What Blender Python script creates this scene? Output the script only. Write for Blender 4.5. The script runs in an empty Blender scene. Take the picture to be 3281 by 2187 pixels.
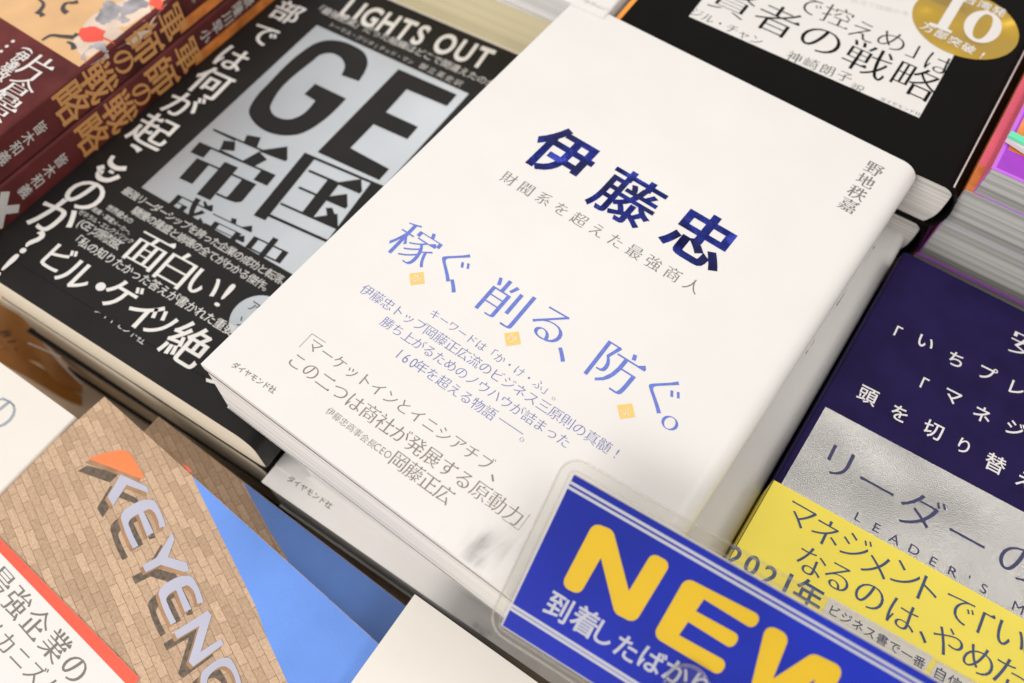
import bpy, math, random
import numpy as np
from mathutils import Vector, Matrix
from mathutils.geometry import delaunay_2d_cdt
random.seed(7)
scn = bpy.context.scene
COL = scn.collection

# ------------------------------------------------------------------ camera
# World in metres; MM are millimetres measured from the front cover of the white book
# (its lower left corner is 0,0,0 and the table top lies TABLE mm below).
TABLE = 131.0
PW, PH, FPX = 3281.0, 2187.0, 2718.0
def _cam():
    src = [(0, 190), (134.3, 190), (134.3, 0), (0, 0)]
    dst = np.array([[1848, -5], [2935, 535], [1907, 2117], [643, 1165]], float) - [PW/2, PH/2]
    A = []
    for (x, y), (u, v) in zip(src, dst):
        A += [[x, y, 1, 0, 0, 0, -u*x, -u*y, -u], [0, 0, 0, x, y, 1, -v*x, -v*y, -v]]
    Hm = np.linalg.svd(np.array(A))[2][-1].reshape(3, 3)
    M = np.linalg.inv(np.diag([FPX, FPX, 1.0])) @ Hm
    M /= (np.linalg.norm(M[:, 0]) + np.linalg.norm(M[:, 1]))/2
    if M[2, 2] < 0: M = -M
    R = np.stack([M[:, 0], M[:, 1], np.cross(M[:, 0], M[:, 1])], 1)
    U, S, V = np.linalg.svd(R)
    R = U @ V
    return R, -R.T @ M[:, 2]
CR, CC = _cam()
def W(p):
    return Vector((p[0]/1000, p[1]/1000, (p[2] + TABLE)/1000))
cd = bpy.data.cameras.new("camera")
cam = bpy.data.objects.new("camera", cd); COL.objects.link(cam)
m = Matrix.Identity(4)
rows = [CR[0], -CR[1], -CR[2]]
for c in range(3):
    for r in range(3): m[r][c] = rows[c][r]
m.translation = W(CC)
cam.matrix_world = m
cd.sensor_width = 36; cd.lens = 36*FPX/PW
cd.clip_start = 0.01; cd.clip_end = 50
cd.dof.use_dof = True
_foc = (CR @ (np.array([66.0, 60.0, 0.0]) - CC))[2]
cd.dof.focus_distance = _foc/1000
cd.dof.aperture_fstop = 9
scn.camera = cam

# ------------------------------------------------------------------ light
wd = bpy.data.worlds.new("World"); scn.world = wd; wd.use_nodes = True
bg = wd.node_tree.nodes["Background"]
bg.inputs[0].default_value = (1.0, 0.98, 0.962, 1); bg.inputs[1].default_value = 0.74
scn.view_settings.view_transform = 'Standard'
scn.view_settings.look = 'None'
scn.view_settings.exposure = 0.0
scn.view_settings.gamma = 1.0
def lamp(name, loc, target, sx, sy, power, col):
    l = bpy.data.lights.new(name, 'AREA'); l.shape = 'RECTANGLE'; l.size = sx; l.size_y = sy
    l.energy = power; l.color = col
    o = bpy.data.objects.new(name, l); COL.objects.link(o)
    o.location = loc
    o.rotation_euler = (Vector(target) - Vector(loc)).to_track_quat('-Z', 'Y').to_euler()
    return o
lamp("ceiling_and_fill_light", (-0.55, 1.05, 1.75), (0.03, 0.08, 0.1), 1.1, 0.35, 4.0, (1.0, 0.965, 0.92))
lamp("ceiling_and_fill_light", (1.05, 0.25, 1.55), (0.05, 0.08, 0.1), 1.2, 0.35, 7.0, (1.0, 0.96, 0.91))
lamp("ceiling_and_fill_light", (-0.25, -1.25, 1.15), (0.04, 0.02, 0.08), 1.3, 0.4, 20.0, (1.0, 0.955, 0.91))  # added fill lamp, low in front, brightens front faces and gaps between stacks

# ------------------------------------------------------------------ projection on real planes
def ray(px, py):
    return CR.T @ np.array([(px - PW/2)/FPX, (py - PH/2)/FPX, 1.0])
def at(px, py, z):
    d = ray(px, py); return CC + d*((z - CC[2])/d[2])
class Plane:
    """a flat surface: origin and axes in mm; uv() finds where a line of sight meets it"""
    def __init__(s, o, x, y):
        s.o = np.array(o, float); s.x = np.array(x, float)/np.linalg.norm(x)
        y = np.array(y, float); y = y - s.x*(y @ s.x); s.y = y/np.linalg.norm(y)
        s.n = np.cross(s.x, s.y)
        if s.n[2] < -1e-6: pass
    def uv(s, p):
        d = ray(*p[:2]); t = ((s.o - CC) @ s.n)/(d @ s.n); q = CC + d*t - s.o
        return np.array([q @ s.x, q @ s.y])
    def pt(s, u, v, e=0.0):
        return s.o + s.x*u + s.y*v + s.n*e
class Wrapped(Plane):
    """a cover that turns over a rounded spine on its right"""
    def __init__(s, o, x, y, w, r):
        super().__init__(o, x, y); s.w = w; s.r = r
    def pt(s, u, v, e=0.0):
        a0 = s.w - s.r
        if u <= a0: return super().pt(u, v, e)
        th = min((u - a0)/s.r, math.pi/2); rest = max(0, (u - a0) - s.r*math.pi/2)
        return s.o + s.x*(a0 + (s.r + e)*math.sin(th)) + s.y*v + s.n*(-s.r + (s.r + e)*math.cos(th) - rest)
def flat(z, ang, o=(0, 0)):
    a = math.radians(ang)
    return Plane((o[0], o[1], z), (math.cos(a), math.sin(a), 0), (-math.sin(a), math.cos(a), 0))

# ------------------------------------------------------------------ materials
MATS = {}
def principled(name, base, rough=0.5, metal=0.0, spec=0.5, coat=0.0, var=0.06, vscale=60, bump=0.0, bscale=900, wave=0.0):
    if name in MATS: return MATS[name]
    mt = bpy.data.materials.new(name); mt.use_nodes = True
    nt = mt.node_tree; b = nt.nodes["Principled BSDF"]
    b.inputs["Roughness"].default_value = rough; b.inputs["Metallic"].default_value = metal
    b.inputs["Specular IOR Level"].default_value = spec; b.inputs["Coat Weight"].default_value = coat
    b.inputs["Coat Roughness"].default_value = 0.15
    tc = nt.nodes.new("ShaderNodeTexCoord")
    nz = nt.nodes.new("ShaderNodeTexNoise"); nz.inputs["Scale"].default_value = vscale; nz.inputs["Detail"].default_value = 4
    nt.links.new(tc.outputs["Object"], nz.inputs["Vector"])
    cr = nt.nodes.new("ShaderNodeValToRGB")
    cr.color_ramp.elements[0].position = 0.3; cr.color_ramp.elements[1].position = 0.7
    cr.color_ramp.elements[0].color = tuple(max(0, c*(1 - var)) for c in base) + (1,)
    cr.color_ramp.elements[1].color = tuple(min(1, c*(1 + var)) for c in base) + (1,)
    nt.links.new(nz.outputs["Fac"], cr.inputs["Fac"]); nt.links.new(cr.outputs["Color"], b.inputs["Base Color"])
    if bump > 0:
        n2 = nt.nodes.new("ShaderNodeTexNoise"); n2.inputs["Scale"].default_value = bscale; n2.inputs["Detail"].default_value = 3
        nt.links.new(tc.outputs["Object"], n2.inputs["Vector"])
        bp = nt.nodes.new("ShaderNodeBump"); bp.inputs["Strength"].default_value = bump; bp.inputs["Distance"].default_value = 0.0003
        nt.links.new(n2.outputs["Fac"], bp.inputs["Height"]); nt.links.new(bp.outputs["Normal"], b.inputs["Normal"])
        if wave:
            n4 = nt.nodes.new("ShaderNodeTexNoise"); n4.inputs["Scale"].default_value = 16; n4.inputs["Detail"].default_value = 1
            nt.links.new(tc.outputs["Object"], n4.inputs["Vector"])
            b2 = nt.nodes.new("ShaderNodeBump"); b2.inputs["Strength"].default_value = wave; b2.inputs["Distance"].default_value = 0.01
            nt.links.new(n4.outputs["Fac"], b2.inputs["Height"]); nt.links.new(b2.outputs["Normal"], bp.inputs["Normal"])
    MATS[name] = mt
    return mt
def pages(name, light, dark, fine=2600.0, coarse=260.0, rough=0.8, mixc=0.35):
    """cut edges of a block of paper: thin lines running round the block"""
    mt = bpy.data.materials.new(name); mt.use_nodes = True
    nt = mt.node_tree; b = nt.nodes["Principled BSDF"]; b.inputs["Roughness"].default_value = rough
    b.inputs["Specular IOR Level"].default_value = 0.2
    tc = nt.nodes.new("ShaderNodeTexCoord")
    def layer(sc, sxy):
        mp = nt.nodes.new("ShaderNodeMapping"); mp.inputs["Scale"].default_value = (sxy, sxy, sc)
        nt.links.new(tc.outputs["Object"], mp.inputs["Vector"])
        nz = nt.nodes.new("ShaderNodeTexNoise"); nz.inputs["Scale"].default_value = 1.0; nz.inputs["Detail"].default_value = 2
        nt.links.new(mp.outputs["Vector"], nz.inputs["Vector"]); return nz.outputs["Fac"]
    a = layer(fine, 8.0); c = layer(coarse, 3.0)
    mx = nt.nodes.new("ShaderNodeMath"); mx.operation = 'MULTIPLY_ADD'; mx.inputs[1].default_value = 1 - mixc
    m2 = nt.nodes.new("ShaderNodeMath"); m2.operation = 'MULTIPLY'; m2.inputs[1].default_value = mixc
    nt.links.new(c, m2.inputs[0]); nt.links.new(a, mx.inputs[0]); nt.links.new(m2.outputs[0], mx.inputs[2])
    cr = nt.nodes.new("ShaderNodeValToRGB")
    cr.color_ramp.elements[0].position = 0.36; cr.color_ramp.elements[1].position = 0.62
    cr.color_ramp.elements[0].color = tuple(dark) + (1,); cr.color_ramp.elements[1].color = tuple(light) + (1,)
    nt.links.new(mx.outputs[0], cr.inputs["Fac"]); nt.links.new(cr.outputs["Color"], b.inputs["Base Color"])
    bp = nt.nodes.new("ShaderNodeBump"); bp.inputs["Strength"].default_value = 0.25; bp.inputs["Distance"].default_value = 0.0002
    nt.links.new(a, bp.inputs["Height"]); nt.links.new(bp.outputs["Normal"], b.inputs["Normal"])
    return mt
WHITE = principled("white_cover_paper", (0.70, 0.678, 0.655), 0.36, var=0.012, bump=0.06, wave=0.22)
WHITE2 = principled("white_plain_paper", (0.70, 0.665, 0.61), 0.4, var=0.015, bump=0.06, wave=0.22)
BLACK = principled("black_matte_paper", (0.013, 0.0115, 0.011), 0.45, spec=0.2, var=0.12, bump=0.25, bscale=2500, wave=0.25)
BLACKSLICK = principled("black_smooth_paper", (0.005, 0.0045, 0.0042), 0.55, spec=0.05, var=0.1)
NAVY = principled("navy_paper", (0.013, 0.008, 0.050), 0.6, spec=0.08, var=0.18, vscale=90, bump=0.2, bscale=2500)
NAVYINK = principled("navy_ink", (0.03, 0.03, 0.10), 0.45, var=0.1)
YELLOW = principled("yellow_paper", (0.90, 0.74, 0.08), 0.45, var=0.03)
FOILBLUE = principled("blue_foil", (0.022, 0.03, 0.20), 0.27, metal=0.95, var=0.25, vscale=700, bump=0.5, bscale=2200, wave=2.0)
FOILBLUE.node_tree.nodes["Noise Texture.002"].inputs["Scale"].default_value = 55
BLUEINK = principled("blue_ink", (0.115, 0.165, 0.54), 0.5, var=0.12, vscale=900)
BLUEGREY = principled("blue_grey_ink", (0.14, 0.16, 0.42), 0.5, var=0.1)
GREYINK = principled("warm_grey_ink", (0.20, 0.175, 0.135), 0.5, var=0.08)
GREYINK2 = principled("grey_ink", (0.17, 0.165, 0.145), 0.4, var=0.08)
DARKINK = principled("dark_ink", (0.03, 0.03, 0.035), 0.5, var=0.05)
PALEINK = principled("pale_grey_ink", (0.55, 0.53, 0.5), 0.5, var=0.05)
ORANGEBOX = principled("pale_orange_ink", (0.80, 0.52, 0.15), 0.5, var=0.05)
WHITEINK = principled("white_ink", (0.68, 0.655, 0.625), 0.5, var=0.02)
GREYWHITE = principled("soft_white_ink", (0.50, 0.48, 0.46), 0.5, var=0.05)
def foil_mat(name, base, rough, bump, scale, dist=0.0003, metal=1.0):
    mt = principled(name, base, rough, metal=metal, var=0.05, vscale=30, bump=bump, bscale=scale)
    for n in mt.node_tree.nodes:
        if n.bl_idname == "ShaderNodeBump": n.inputs["Distance"].default_value = dist
    return mt
def wavy(mt, scale, strength):
    nt = mt.node_tree; bp = [n for n in nt.nodes if n.bl_idname == "ShaderNodeBump"][0]; tc = [n for n in nt.nodes if n.bl_idname == "ShaderNodeTexCoord"][0]
    n4 = nt.nodes.new("ShaderNodeTexNoise"); n4.inputs["Scale"].default_value = scale; n4.inputs["Detail"].default_value = 1
    b2 = nt.nodes.new("ShaderNodeBump"); b2.inputs["Strength"].default_value = strength; b2.inputs["Distance"].default_value = 0.01
    nt.links.new(tc.outputs["Object"], n4.inputs["Vector"]); nt.links.new(n4.outputs["Fac"], b2.inputs["Height"]); nt.links.new(b2.outputs["Normal"], bp.inputs["Normal"])
SILVER = foil_mat("silver_foil", (0.60, 0.585, 0.56), 0.24, 1.0, 2600, dist=0.0004, metal=1.0)
STEEL = foil_mat("grey_blue_foil", (0.52, 0.55, 0.58), 0.38, 0.2, 2200, metal=0.8)
wavy(SILVER, 26, 1.5)
wavy(STEEL, 10, 1.0)
GOLD = foil_mat("gold_foil", (0.60, 0.385, 0.055), 0.33, 0.1, 300, metal=0.85)
wavy(GOLD, 30, 1.6)
MAROON = principled("maroon_paper", (0.085, 0.017, 0.016), 0.4, spec=0.15, var=0.75, vscale=38)
TAN = principled("tan_picture_ground", (0.66, 0.40, 0.19), 0.4, var=0.08, vscale=80)
BRONZE = principled("bronze_ink", (0.58, 0.275, 0.085), 0.4, var=0.1)
ORANGE = principled("orange_paper", (0.85, 0.30, 0.03), 0.45, var=0.06)
BROWN = principled("brown_paper", (0.42, 0.17, 0.022), 0.5, var=0.25, vscale=60)
ENDPAPER = principled("navy_endpaper", (0.012, 0.015, 0.05), 0.6)
BOARD = principled("cream_board", (0.62, 0.56, 0.46), 0.6, var=0.03)
CORAL = principled("coral_red_ink", (0.86, 0.10, 0.055), 0.45, var=0.05)
SKY = principled("sky_blue_print", (0.125, 0.27, 0.72), 0.36, spec=0.5, var=0.10, vscale=40, bump=0.4, bscale=1700)
LETTERFACE = principled("lavender_grey_print", (0.43, 0.435, 0.53), 0.4, var=0.05)
LETTERSIDE = principled("brown_letter_side_print", (0.34, 0.19, 0.10), 0.45, var=0.2, vscale=200)
LETTERSHADE = principled("dark_brown_print", (0.115, 0.085, 0.06), 0.4, var=0.4, vscale=900, bump=0.4, bscale=2000)
SIGNBLUE = principled("sign_blue", (0.004, 0.018, 0.36), 0.35, spec=0.1, var=0.22, vscale=28)
SIGNYELLOW = principled("sign_yellow", (0.70, 0.46, 0.014), 0.35, spec=0.2, var=0.03)
SIGNGREY = principled("sign_silver_grey", (0.48, 0.49, 0.55), 0.4, var=0.03)
PURPLE = principled("purple_cover", (0.33, 0.03, 0.50), 0.4, var=0.25, vscale=50)
LILAC = principled("lilac_edge", (0.50, 0.13, 0.70), 0.4, var=0.05)
PINK = principled("pink_cover", (0.76, 0.13, 0.20), 0.4, var=0.06)
RUST = principled("rust_orange_cover", (0.60, 0.19, 0.035), 0.4, var=0.4, vscale=120)
PALEBLUE = principled("pale_blue_cover", (0.42, 0.46, 0.55), 0.4, var=0.06)
GREEN = principled("mint_green_cover", (0.12, 0.68, 0.38), 0.4, var=0.06)
TABLEWOOD = principled("cream_table_laminate", (0.72, 0.58, 0.42), 0.5, var=0.05, vscale=20)
P_WHITE = pages("white_page_edges", (0.76, 0.73, 0.695), (0.50, 0.48, 0.455))
P_GREY = pages("grey_page_edges", (0.72, 0.705, 0.685), (0.55, 0.54, 0.53))
P_TAN = pages("tan_page_edges", (0.74, 0.66, 0.535), (0.66, 0.58, 0.46), mixc=0.6)
P_YELL = pages("yellowed_page_edges", (0.72, 0.64, 0.42), (0.60, 0.53, 0.33), mixc=0.8)
P_MAG = pages("magazine_page_edges", (0.52, 0.515, 0.505), (0.235, 0.23, 0.225), fine=1500.0, coarse=430.0, mixc=0.75)

def brick_material():
    mt = bpy.data.materials.new("brick_photo_print"); mt.use_nodes = True
    nt = mt.node_tree; b = nt.nodes["Principled BSDF"]; b.inputs["Roughness"].default_value = 0.4
    tc = nt.nodes.new("ShaderNodeTexCoord")
    e1 = np.array([math.cos(math.radians(-19.5)), math.sin(math.radians(-19.5))])
    e2 = np.array([math.cos(math.radians(63)), math.sin(math.radians(63))])
    inv = np.linalg.inv(np.stack([e1, e2], 1))*1000.0
    cb = nt.nodes.new("ShaderNodeCombineXYZ")
    for i in range(2):
        d = nt.nodes.new("ShaderNodeVectorMath"); d.operation = 'DOT_PRODUCT'
        d.inputs[1].default_value = (inv[i][0], inv[i][1], 0)
        nt.links.new(tc.outputs["Object"], d.inputs[0]); nt.links.new(d.outputs["Value"], cb.inputs[i])
    nz0 = nt.nodes.new("ShaderNodeTexNoise"); nz0.inputs["Scale"].default_value = 0.6
    nt.links.new(cb.outputs[0], nz0.inputs["Vector"])
    ad = nt.nodes.new("ShaderNodeVectorMath"); ad.operation = 'MULTIPLY_ADD'
    ad.inputs[1].default_value = (0.35, 0.35, 0); nt.links.new(nz0.outputs["Color"], ad.inputs[0]); nt.links.new(cb.outputs[0], ad.inputs[2])
    bt = nt.nodes.new("ShaderNodeTexBrick")
    bt.inputs["Scale"].default_value = 1.0; bt.inputs["Brick Width"].default_value = 7.2; bt.inputs["Row Height"].default_value = 2.6
    bt.inputs["Mortar Size"].default_value = 0.11; bt.inputs["Mortar Smooth"].default_value = 0.4; bt.inputs["Bias"].default_value = 0.0
    bt.offset = 0.38; bt.offset_frequency = 2
    bt.inputs["Color1"].default_value = (0.415, 0.285, 0.185, 1); bt.inputs["Color2"].default_value = (0.56, 0.40, 0.27, 1)
    bt.inputs["Mortar"].default_value = (0.25, 0.155, 0.10, 1)
    nt.links.new(ad.outputs[0], bt.inputs["Vector"])
    nz = nt.nodes.new("ShaderNodeTexNoise"); nz.inputs["Scale"].default_value = 1.1; nz.inputs["Detail"].default_value = 6
    nt.links.new(cb.outputs[0], nz.inputs["Vector"])
    mx = nt.nodes.new("ShaderNodeMix"); mx.data_type = 'RGBA'; mx.blend_type = 'MULTIPLY'; mx.inputs["Factor"].default_value = 0.5
    cr = nt.nodes.new("ShaderNodeValToRGB"); cr.color_ramp.elements[0].position = 0.3; cr.color_ramp.elements[1].position = 0.72
    cr.color_ramp.elements[0].color = (0.62, 0.58, 0.58, 1); cr.color_ramp.elements[1].color = (1.25, 1.2, 1.12, 1)
    nt.links.new(nz.outputs["Fac"], cr.inputs["Fac"])
    nt.links.new(bt.outputs["Color"], mx.inputs[6]); nt.links.new(cr.outputs["Color"], mx.inputs[7])
    nt.links.new(mx.outputs[2], b.inputs["Base Color"])
    n3 = nt.nodes.new("ShaderNodeTexNoise"); n3.inputs["Scale"].default_value = 2000
    nt.links.new(tc.outputs["Object"], n3.inputs["Vector"])
    bp = nt.nodes.new("ShaderNodeBump"); bp.inputs["Strength"].default_value = 0.3; bp.inputs["Distance"].default_value = 0.0003
    nt.links.new(n3.outputs["Fac"], bp.inputs["Height"]); nt.links.new(bp.outputs["Normal"], b.inputs["Normal"])
    return mt
BRICK = brick_material()
def clear_plastic(name, tint, haze):
    mt = bpy.data.materials.new(name); mt.use_nodes = True; nt = mt.node_tree
    for n in list(nt.nodes):
        if n.bl_idname != "ShaderNodeOutputMaterial": nt.nodes.remove(n)
    out = [n for n in nt.nodes][0]
    tr = nt.nodes.new("ShaderNodeBsdfTransparent"); tr.inputs[0].default_value = tint + (1,)
    gl = nt.nodes.new("ShaderNodeBsdfGlossy"); gl.inputs["Roughness"].default_value = 0.04
    df = nt.nodes.new("ShaderNodeBsdfDiffuse"); df.inputs[0].default_value = (0.78, 0.74, 0.66, 1)
    tc = nt.nodes.new("ShaderNodeTexCoord"); nz = nt.nodes.new("ShaderNodeTexNoise"); nz.inputs["Scale"].default_value = 40; nz.inputs["Distortion"].default_value = 1.5
    bp = nt.nodes.new("ShaderNodeBump"); bp.inputs["Strength"].default_value = 0.10; bp.inputs["Distance"].default_value = 0.003
    nt.links.new(tc.outputs["Object"], nz.inputs["Vector"]); nt.links.new(nz.outputs["Fac"], bp.inputs["Height"]); nt.links.new(bp.outputs["Normal"], gl.inputs["Normal"])
    fr = nt.nodes.new("ShaderNodeFresnel"); fr.inputs[0].default_value = 1.45
    m1 = nt.nodes.new("ShaderNodeMixShader"); m1.inputs[0].default_value = haze
    m2 = nt.nodes.new("ShaderNodeMixShader")
    nt.links.new(tr.outputs[0], m1.inputs[1]); nt.links.new(df.outputs[0], m1.inputs[2])
    fm = nt.nodes.new("ShaderNodeMath"); fm.operation = 'MULTIPLY'; fm.inputs[1].default_value = 0.45
    nt.links.new(fr.outputs[0], fm.inputs[0]); nt.links.new(fm.outputs[0], m2.inputs[0]); nt.links.new(m1.outputs[0], m2.inputs[1]); nt.links.new(gl.outputs[0], m2.inputs[2])
    nt.links.new(m2.outputs[0], out.inputs[0])
    return mt
CLEAR = clear_plastic("clear_plastic_sleeve", (0.965, 0.96, 0.945), 0.006)
CLEARRIM = clear_plastic("clear_plastic_rim", (0.965, 0.96, 0.95), 0.06)

# ------------------------------------------------------------------ objects
def thing(name, label, cat, base, group=None):
    o = bpy.data.objects.new(name, None); COL.objects.link(o); o.empty_display_size = 0.01
    o.location = W(base); o["label"] = label; o["category"] = cat
    if group: o["group"] = group
    return o
def mesh(name, verts, faces, mat, parent=None, smooth=False, label=None):
    me = bpy.data.meshes.new(name)
    off = parent_loc(parent)
    me.from_pydata([tuple(W(v) - off) for v in verts], [], faces); me.update()
    if smooth:
        for p in me.polygons: p.use_smooth = True
    o = bpy.data.objects.new(name, me); COL.objects.link(o); me.materials.append(mat)
    if parent is not None: o.parent = parent
    if label: o["label"] = label
    return o
def parent_loc(p):
    v = Vector((0, 0, 0))
    while p is not None:
        v += p.location; p = p.parent
    return v
def set_bevel(o, w=0.0004, seg=2):
    b = o.modifiers.new("bevel", 'BEVEL'); b.width = w; b.segments = seg; b.limit_method = 'ANGLE'

# ------------------------------------------------------------------ lettering
_tmpc = bpy.data.curves.new("tmp", 'FONT'); _tmpc.size = 1.0
_tmpo = bpy.data.objects.new("tmp", _tmpc); COL.objects.link(_tmpo)
_RAW = {}
def raw_glyph(ch, res=4):
    if ch in _RAW: return _RAW[ch]
    _tmpc.body = ch
    dg = bpy.context.evaluated_depsgraph_get()
    cu = _tmpo.to_curve(dg)
    loops = []
    for s in cu.splines:
        bp = s.bezier_points; n = len(bp); L = []
        for i in range(n):
            a, b = bp[i], bp[(i + 1) % n]
            p0, h0, h1, p1 = (np.array(v[:2]) for v in (a.co, a.handle_right, b.handle_left, b.co))
            L.append(p0)
            ch0 = p1 - p0; nn = np.linalg.norm(ch0)
            dev = 0
            if nn > 1e-6:
                for h in (h0, h1):
                    dev = max(dev, abs((h - p0)[0]*ch0[1] - (h - p0)[1]*ch0[0])/nn)
            if dev > 0.004:
                k = res if nn > 0.08 else 2
                for j in range(1, k):
                    t = j/k
                    L.append((1-t)**3*p0 + 3*(1-t)**2*t*h0 + 3*(1-t)*t*t*h1 + t**3*p1)
        Q = []
        for p in L:
            if not Q or np.linalg.norm(p - Q[-1]) > 1e-4: Q.append(p)
        if len(Q) > 2 and np.linalg.norm(Q[0] - Q[-1]) < 1e-4: Q.pop()
        if len(Q) > 2: loops.append(np.array(Q))
    _tmpo.to_curve_clear()
    _RAW[ch] = loops
    return loops
def area(L):
    x, y = L[:, 0], L[:, 1]
    return 0.5*float(np.sum(x*np.roll(y, -1) - np.roll(x, -1)*y))
def offset_loops(loops, dv, dh, serif=0.0):
    """move outlines: dv widens upright strokes, dh widens level strokes; serif adds triangular stroke ends"""
    if not loops: return loops
    sgn = 1 if max((area(L) for L in loops), key=abs) > 0 else -1
    out = []
    for L in loops:
        if serif: L = add_serif(L, sgn, serif)
        n = len(L); E = np.roll(L, -1, 0) - L; ln = np.linalg.norm(E, axis=1); ln[ln < 1e-9] = 1e-9
        N = np.stack([E[:, 1], -E[:, 0]], 1)/ln[:, None]*sgn
        S = dv*N[:, 0]**2 + dh*N[:, 1]**2
        R = np.zeros_like(L)
        for i in range(n):
            n1, n2, s1, s2 = N[i-1], N[i], S[i-1], S[i]
            det = n1[0]*n2[1] - n1[1]*n2[0]
            if abs(det) > 0.25:
                d = np.array([(s1*n2[1] - s2*n1[1])/det, (n1[0]*s2 - n2[0]*s1)/det])
                lim = 2.0*max(abs(s1), abs(s2), 1e-9); k = np.linalg.norm(d)
                if k > lim: d *= lim/k
            else: d = n1*s1*0.5 + n2*s2*0.5
            R[i] = L[i] + d
        out.append(R)
    return out
def add_serif(L, sgn, k):
    P = L if sgn > 0 else L[::-1]       # counter clockwise: fill on the left
    n = len(P); Q = []
    for i in range(n):
        a, b, c, d = P[i-1], P[i], P[(i+1) % n], P[(i+2) % n]
        Q.append(b)
        e = c - b
        # right hand end of a level stroke: edge going up, level edges on both sides
        if 0.03 < e[1] < 0.10 and abs(e[0]) < 0.012:
            e0, e2 = b - a, d - c
            if e0[0] > 0.10 and abs(e0[1]) < 0.06*e0[0] and e2[0] < -0.14 and abs(e2[1]) < 0.06*-e2[0]:
                Q += [c + [0.012, 0.0], c + [-0.035*k, 0.062*k], c + [-0.115*k, 0.0]]
    # drop the doubled corner after a serif (the original corner c is skipped)
    out = []
    skip = {tuple(np.round(q - [0.012, 0.0], 6)) for q in Q}
    for q in Q:
        if any(abs(q[0] + 0.012 - z[0]) < 1e-7 and abs(q[1] - z[1]) < 1e-7 for z in Q): continue
        out.append(q)
    R = np.array(out)
    return R if sgn > 0 else R[::-1]
def fill(loops):
    """triangles inside a set of outlines (non-zero winding), crossings included"""
    vs, es = [], []
    for L in loops:
        b = len(vs); n = len(L); vs += [Vector((float(p[0])*100, float(p[1])*100)) for p in L]
        es += [(b + i, b + (i + 1) % n) for i in range(n)]
    r = delaunay_2d_cdt(vs, es, [], 0, 1e-4)
    V = np.array([(v[0]/100, v[1]/100) for v in r[0]]); T = np.array([t for t in r[2] if len(t) == 3], int)
    if len(T) == 0: return np.zeros((0, 2)), []
    c = V[T].mean(1); wn = np.zeros(len(c), int)
    for L in loops:
        P = np.array([(p[0], p[1]) for p in L]); Q = np.roll(P, -1, 0)
        up = (P[None, :, 1] <= c[:, None, 1]) & (Q[None, :, 1] > c[:, None, 1])
        dn = (P[None, :, 1] > c[:, None, 1]) & (Q[None, :, 1] <= c[:, None, 1])
        side = (Q[None, :, 0] - P[None, :, 0])*(c[:, None, 1] - P[None, :, 1]) - (c[:, None, 0] - P[None, :, 0])*(Q[None, :, 1] - P[None, :, 1])
        wn += (up & (side > 0)).sum(1) - (dn & (side < 0)).sum(1)
    if sum(area(np.array([(p[0], p[1]) for p in L])) for L in loops) < 0: wn = -wn
    return V, [tuple(int(i) for i in t) for t in T[wn > 0]]
STY = dict(minq=(0.026, -0.020, 1.7), heavm=(0.022, 0.004, 1.3), reg=(0, 0, 0), thin=(-0.012, -0.012, 0), bold=(0.016, 0.016, 0), semi=(0.009, 0.009, 0), heavy=(0.03, 0.03, 0),
           min=(-0.001, -0.016, 1.0), minl=(-0.007, -0.017, 0.8), minb=(0.012, -0.014, 1.3), minm=(0.026, -0.018, 1.6), minc=(0.003, -0.019, 1.2), minx=(0.044, -0.022, 1.8), kai=(0.016, 0.004, 0.6),
           title=(0.029, 0.021, 0))
_GL = {}
def glyph(ch, style):
    k = (ch, style)
    if k in _GL: return _GL[k]
    loops = raw_glyph(ch)
    dv, dh, sf = STY[style]
    if style == 'title' and ch == '藤': dv, dh = 0.016, 0.011
    if dv or dh or sf: loops = offset_loops(loops, dv, dh, sf)
    if not loops: _GL[k] = (np.zeros((0, 2)), []); return _GL[k]
    _GL[k] = fill(loops)
    return _GL[k]
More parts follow.
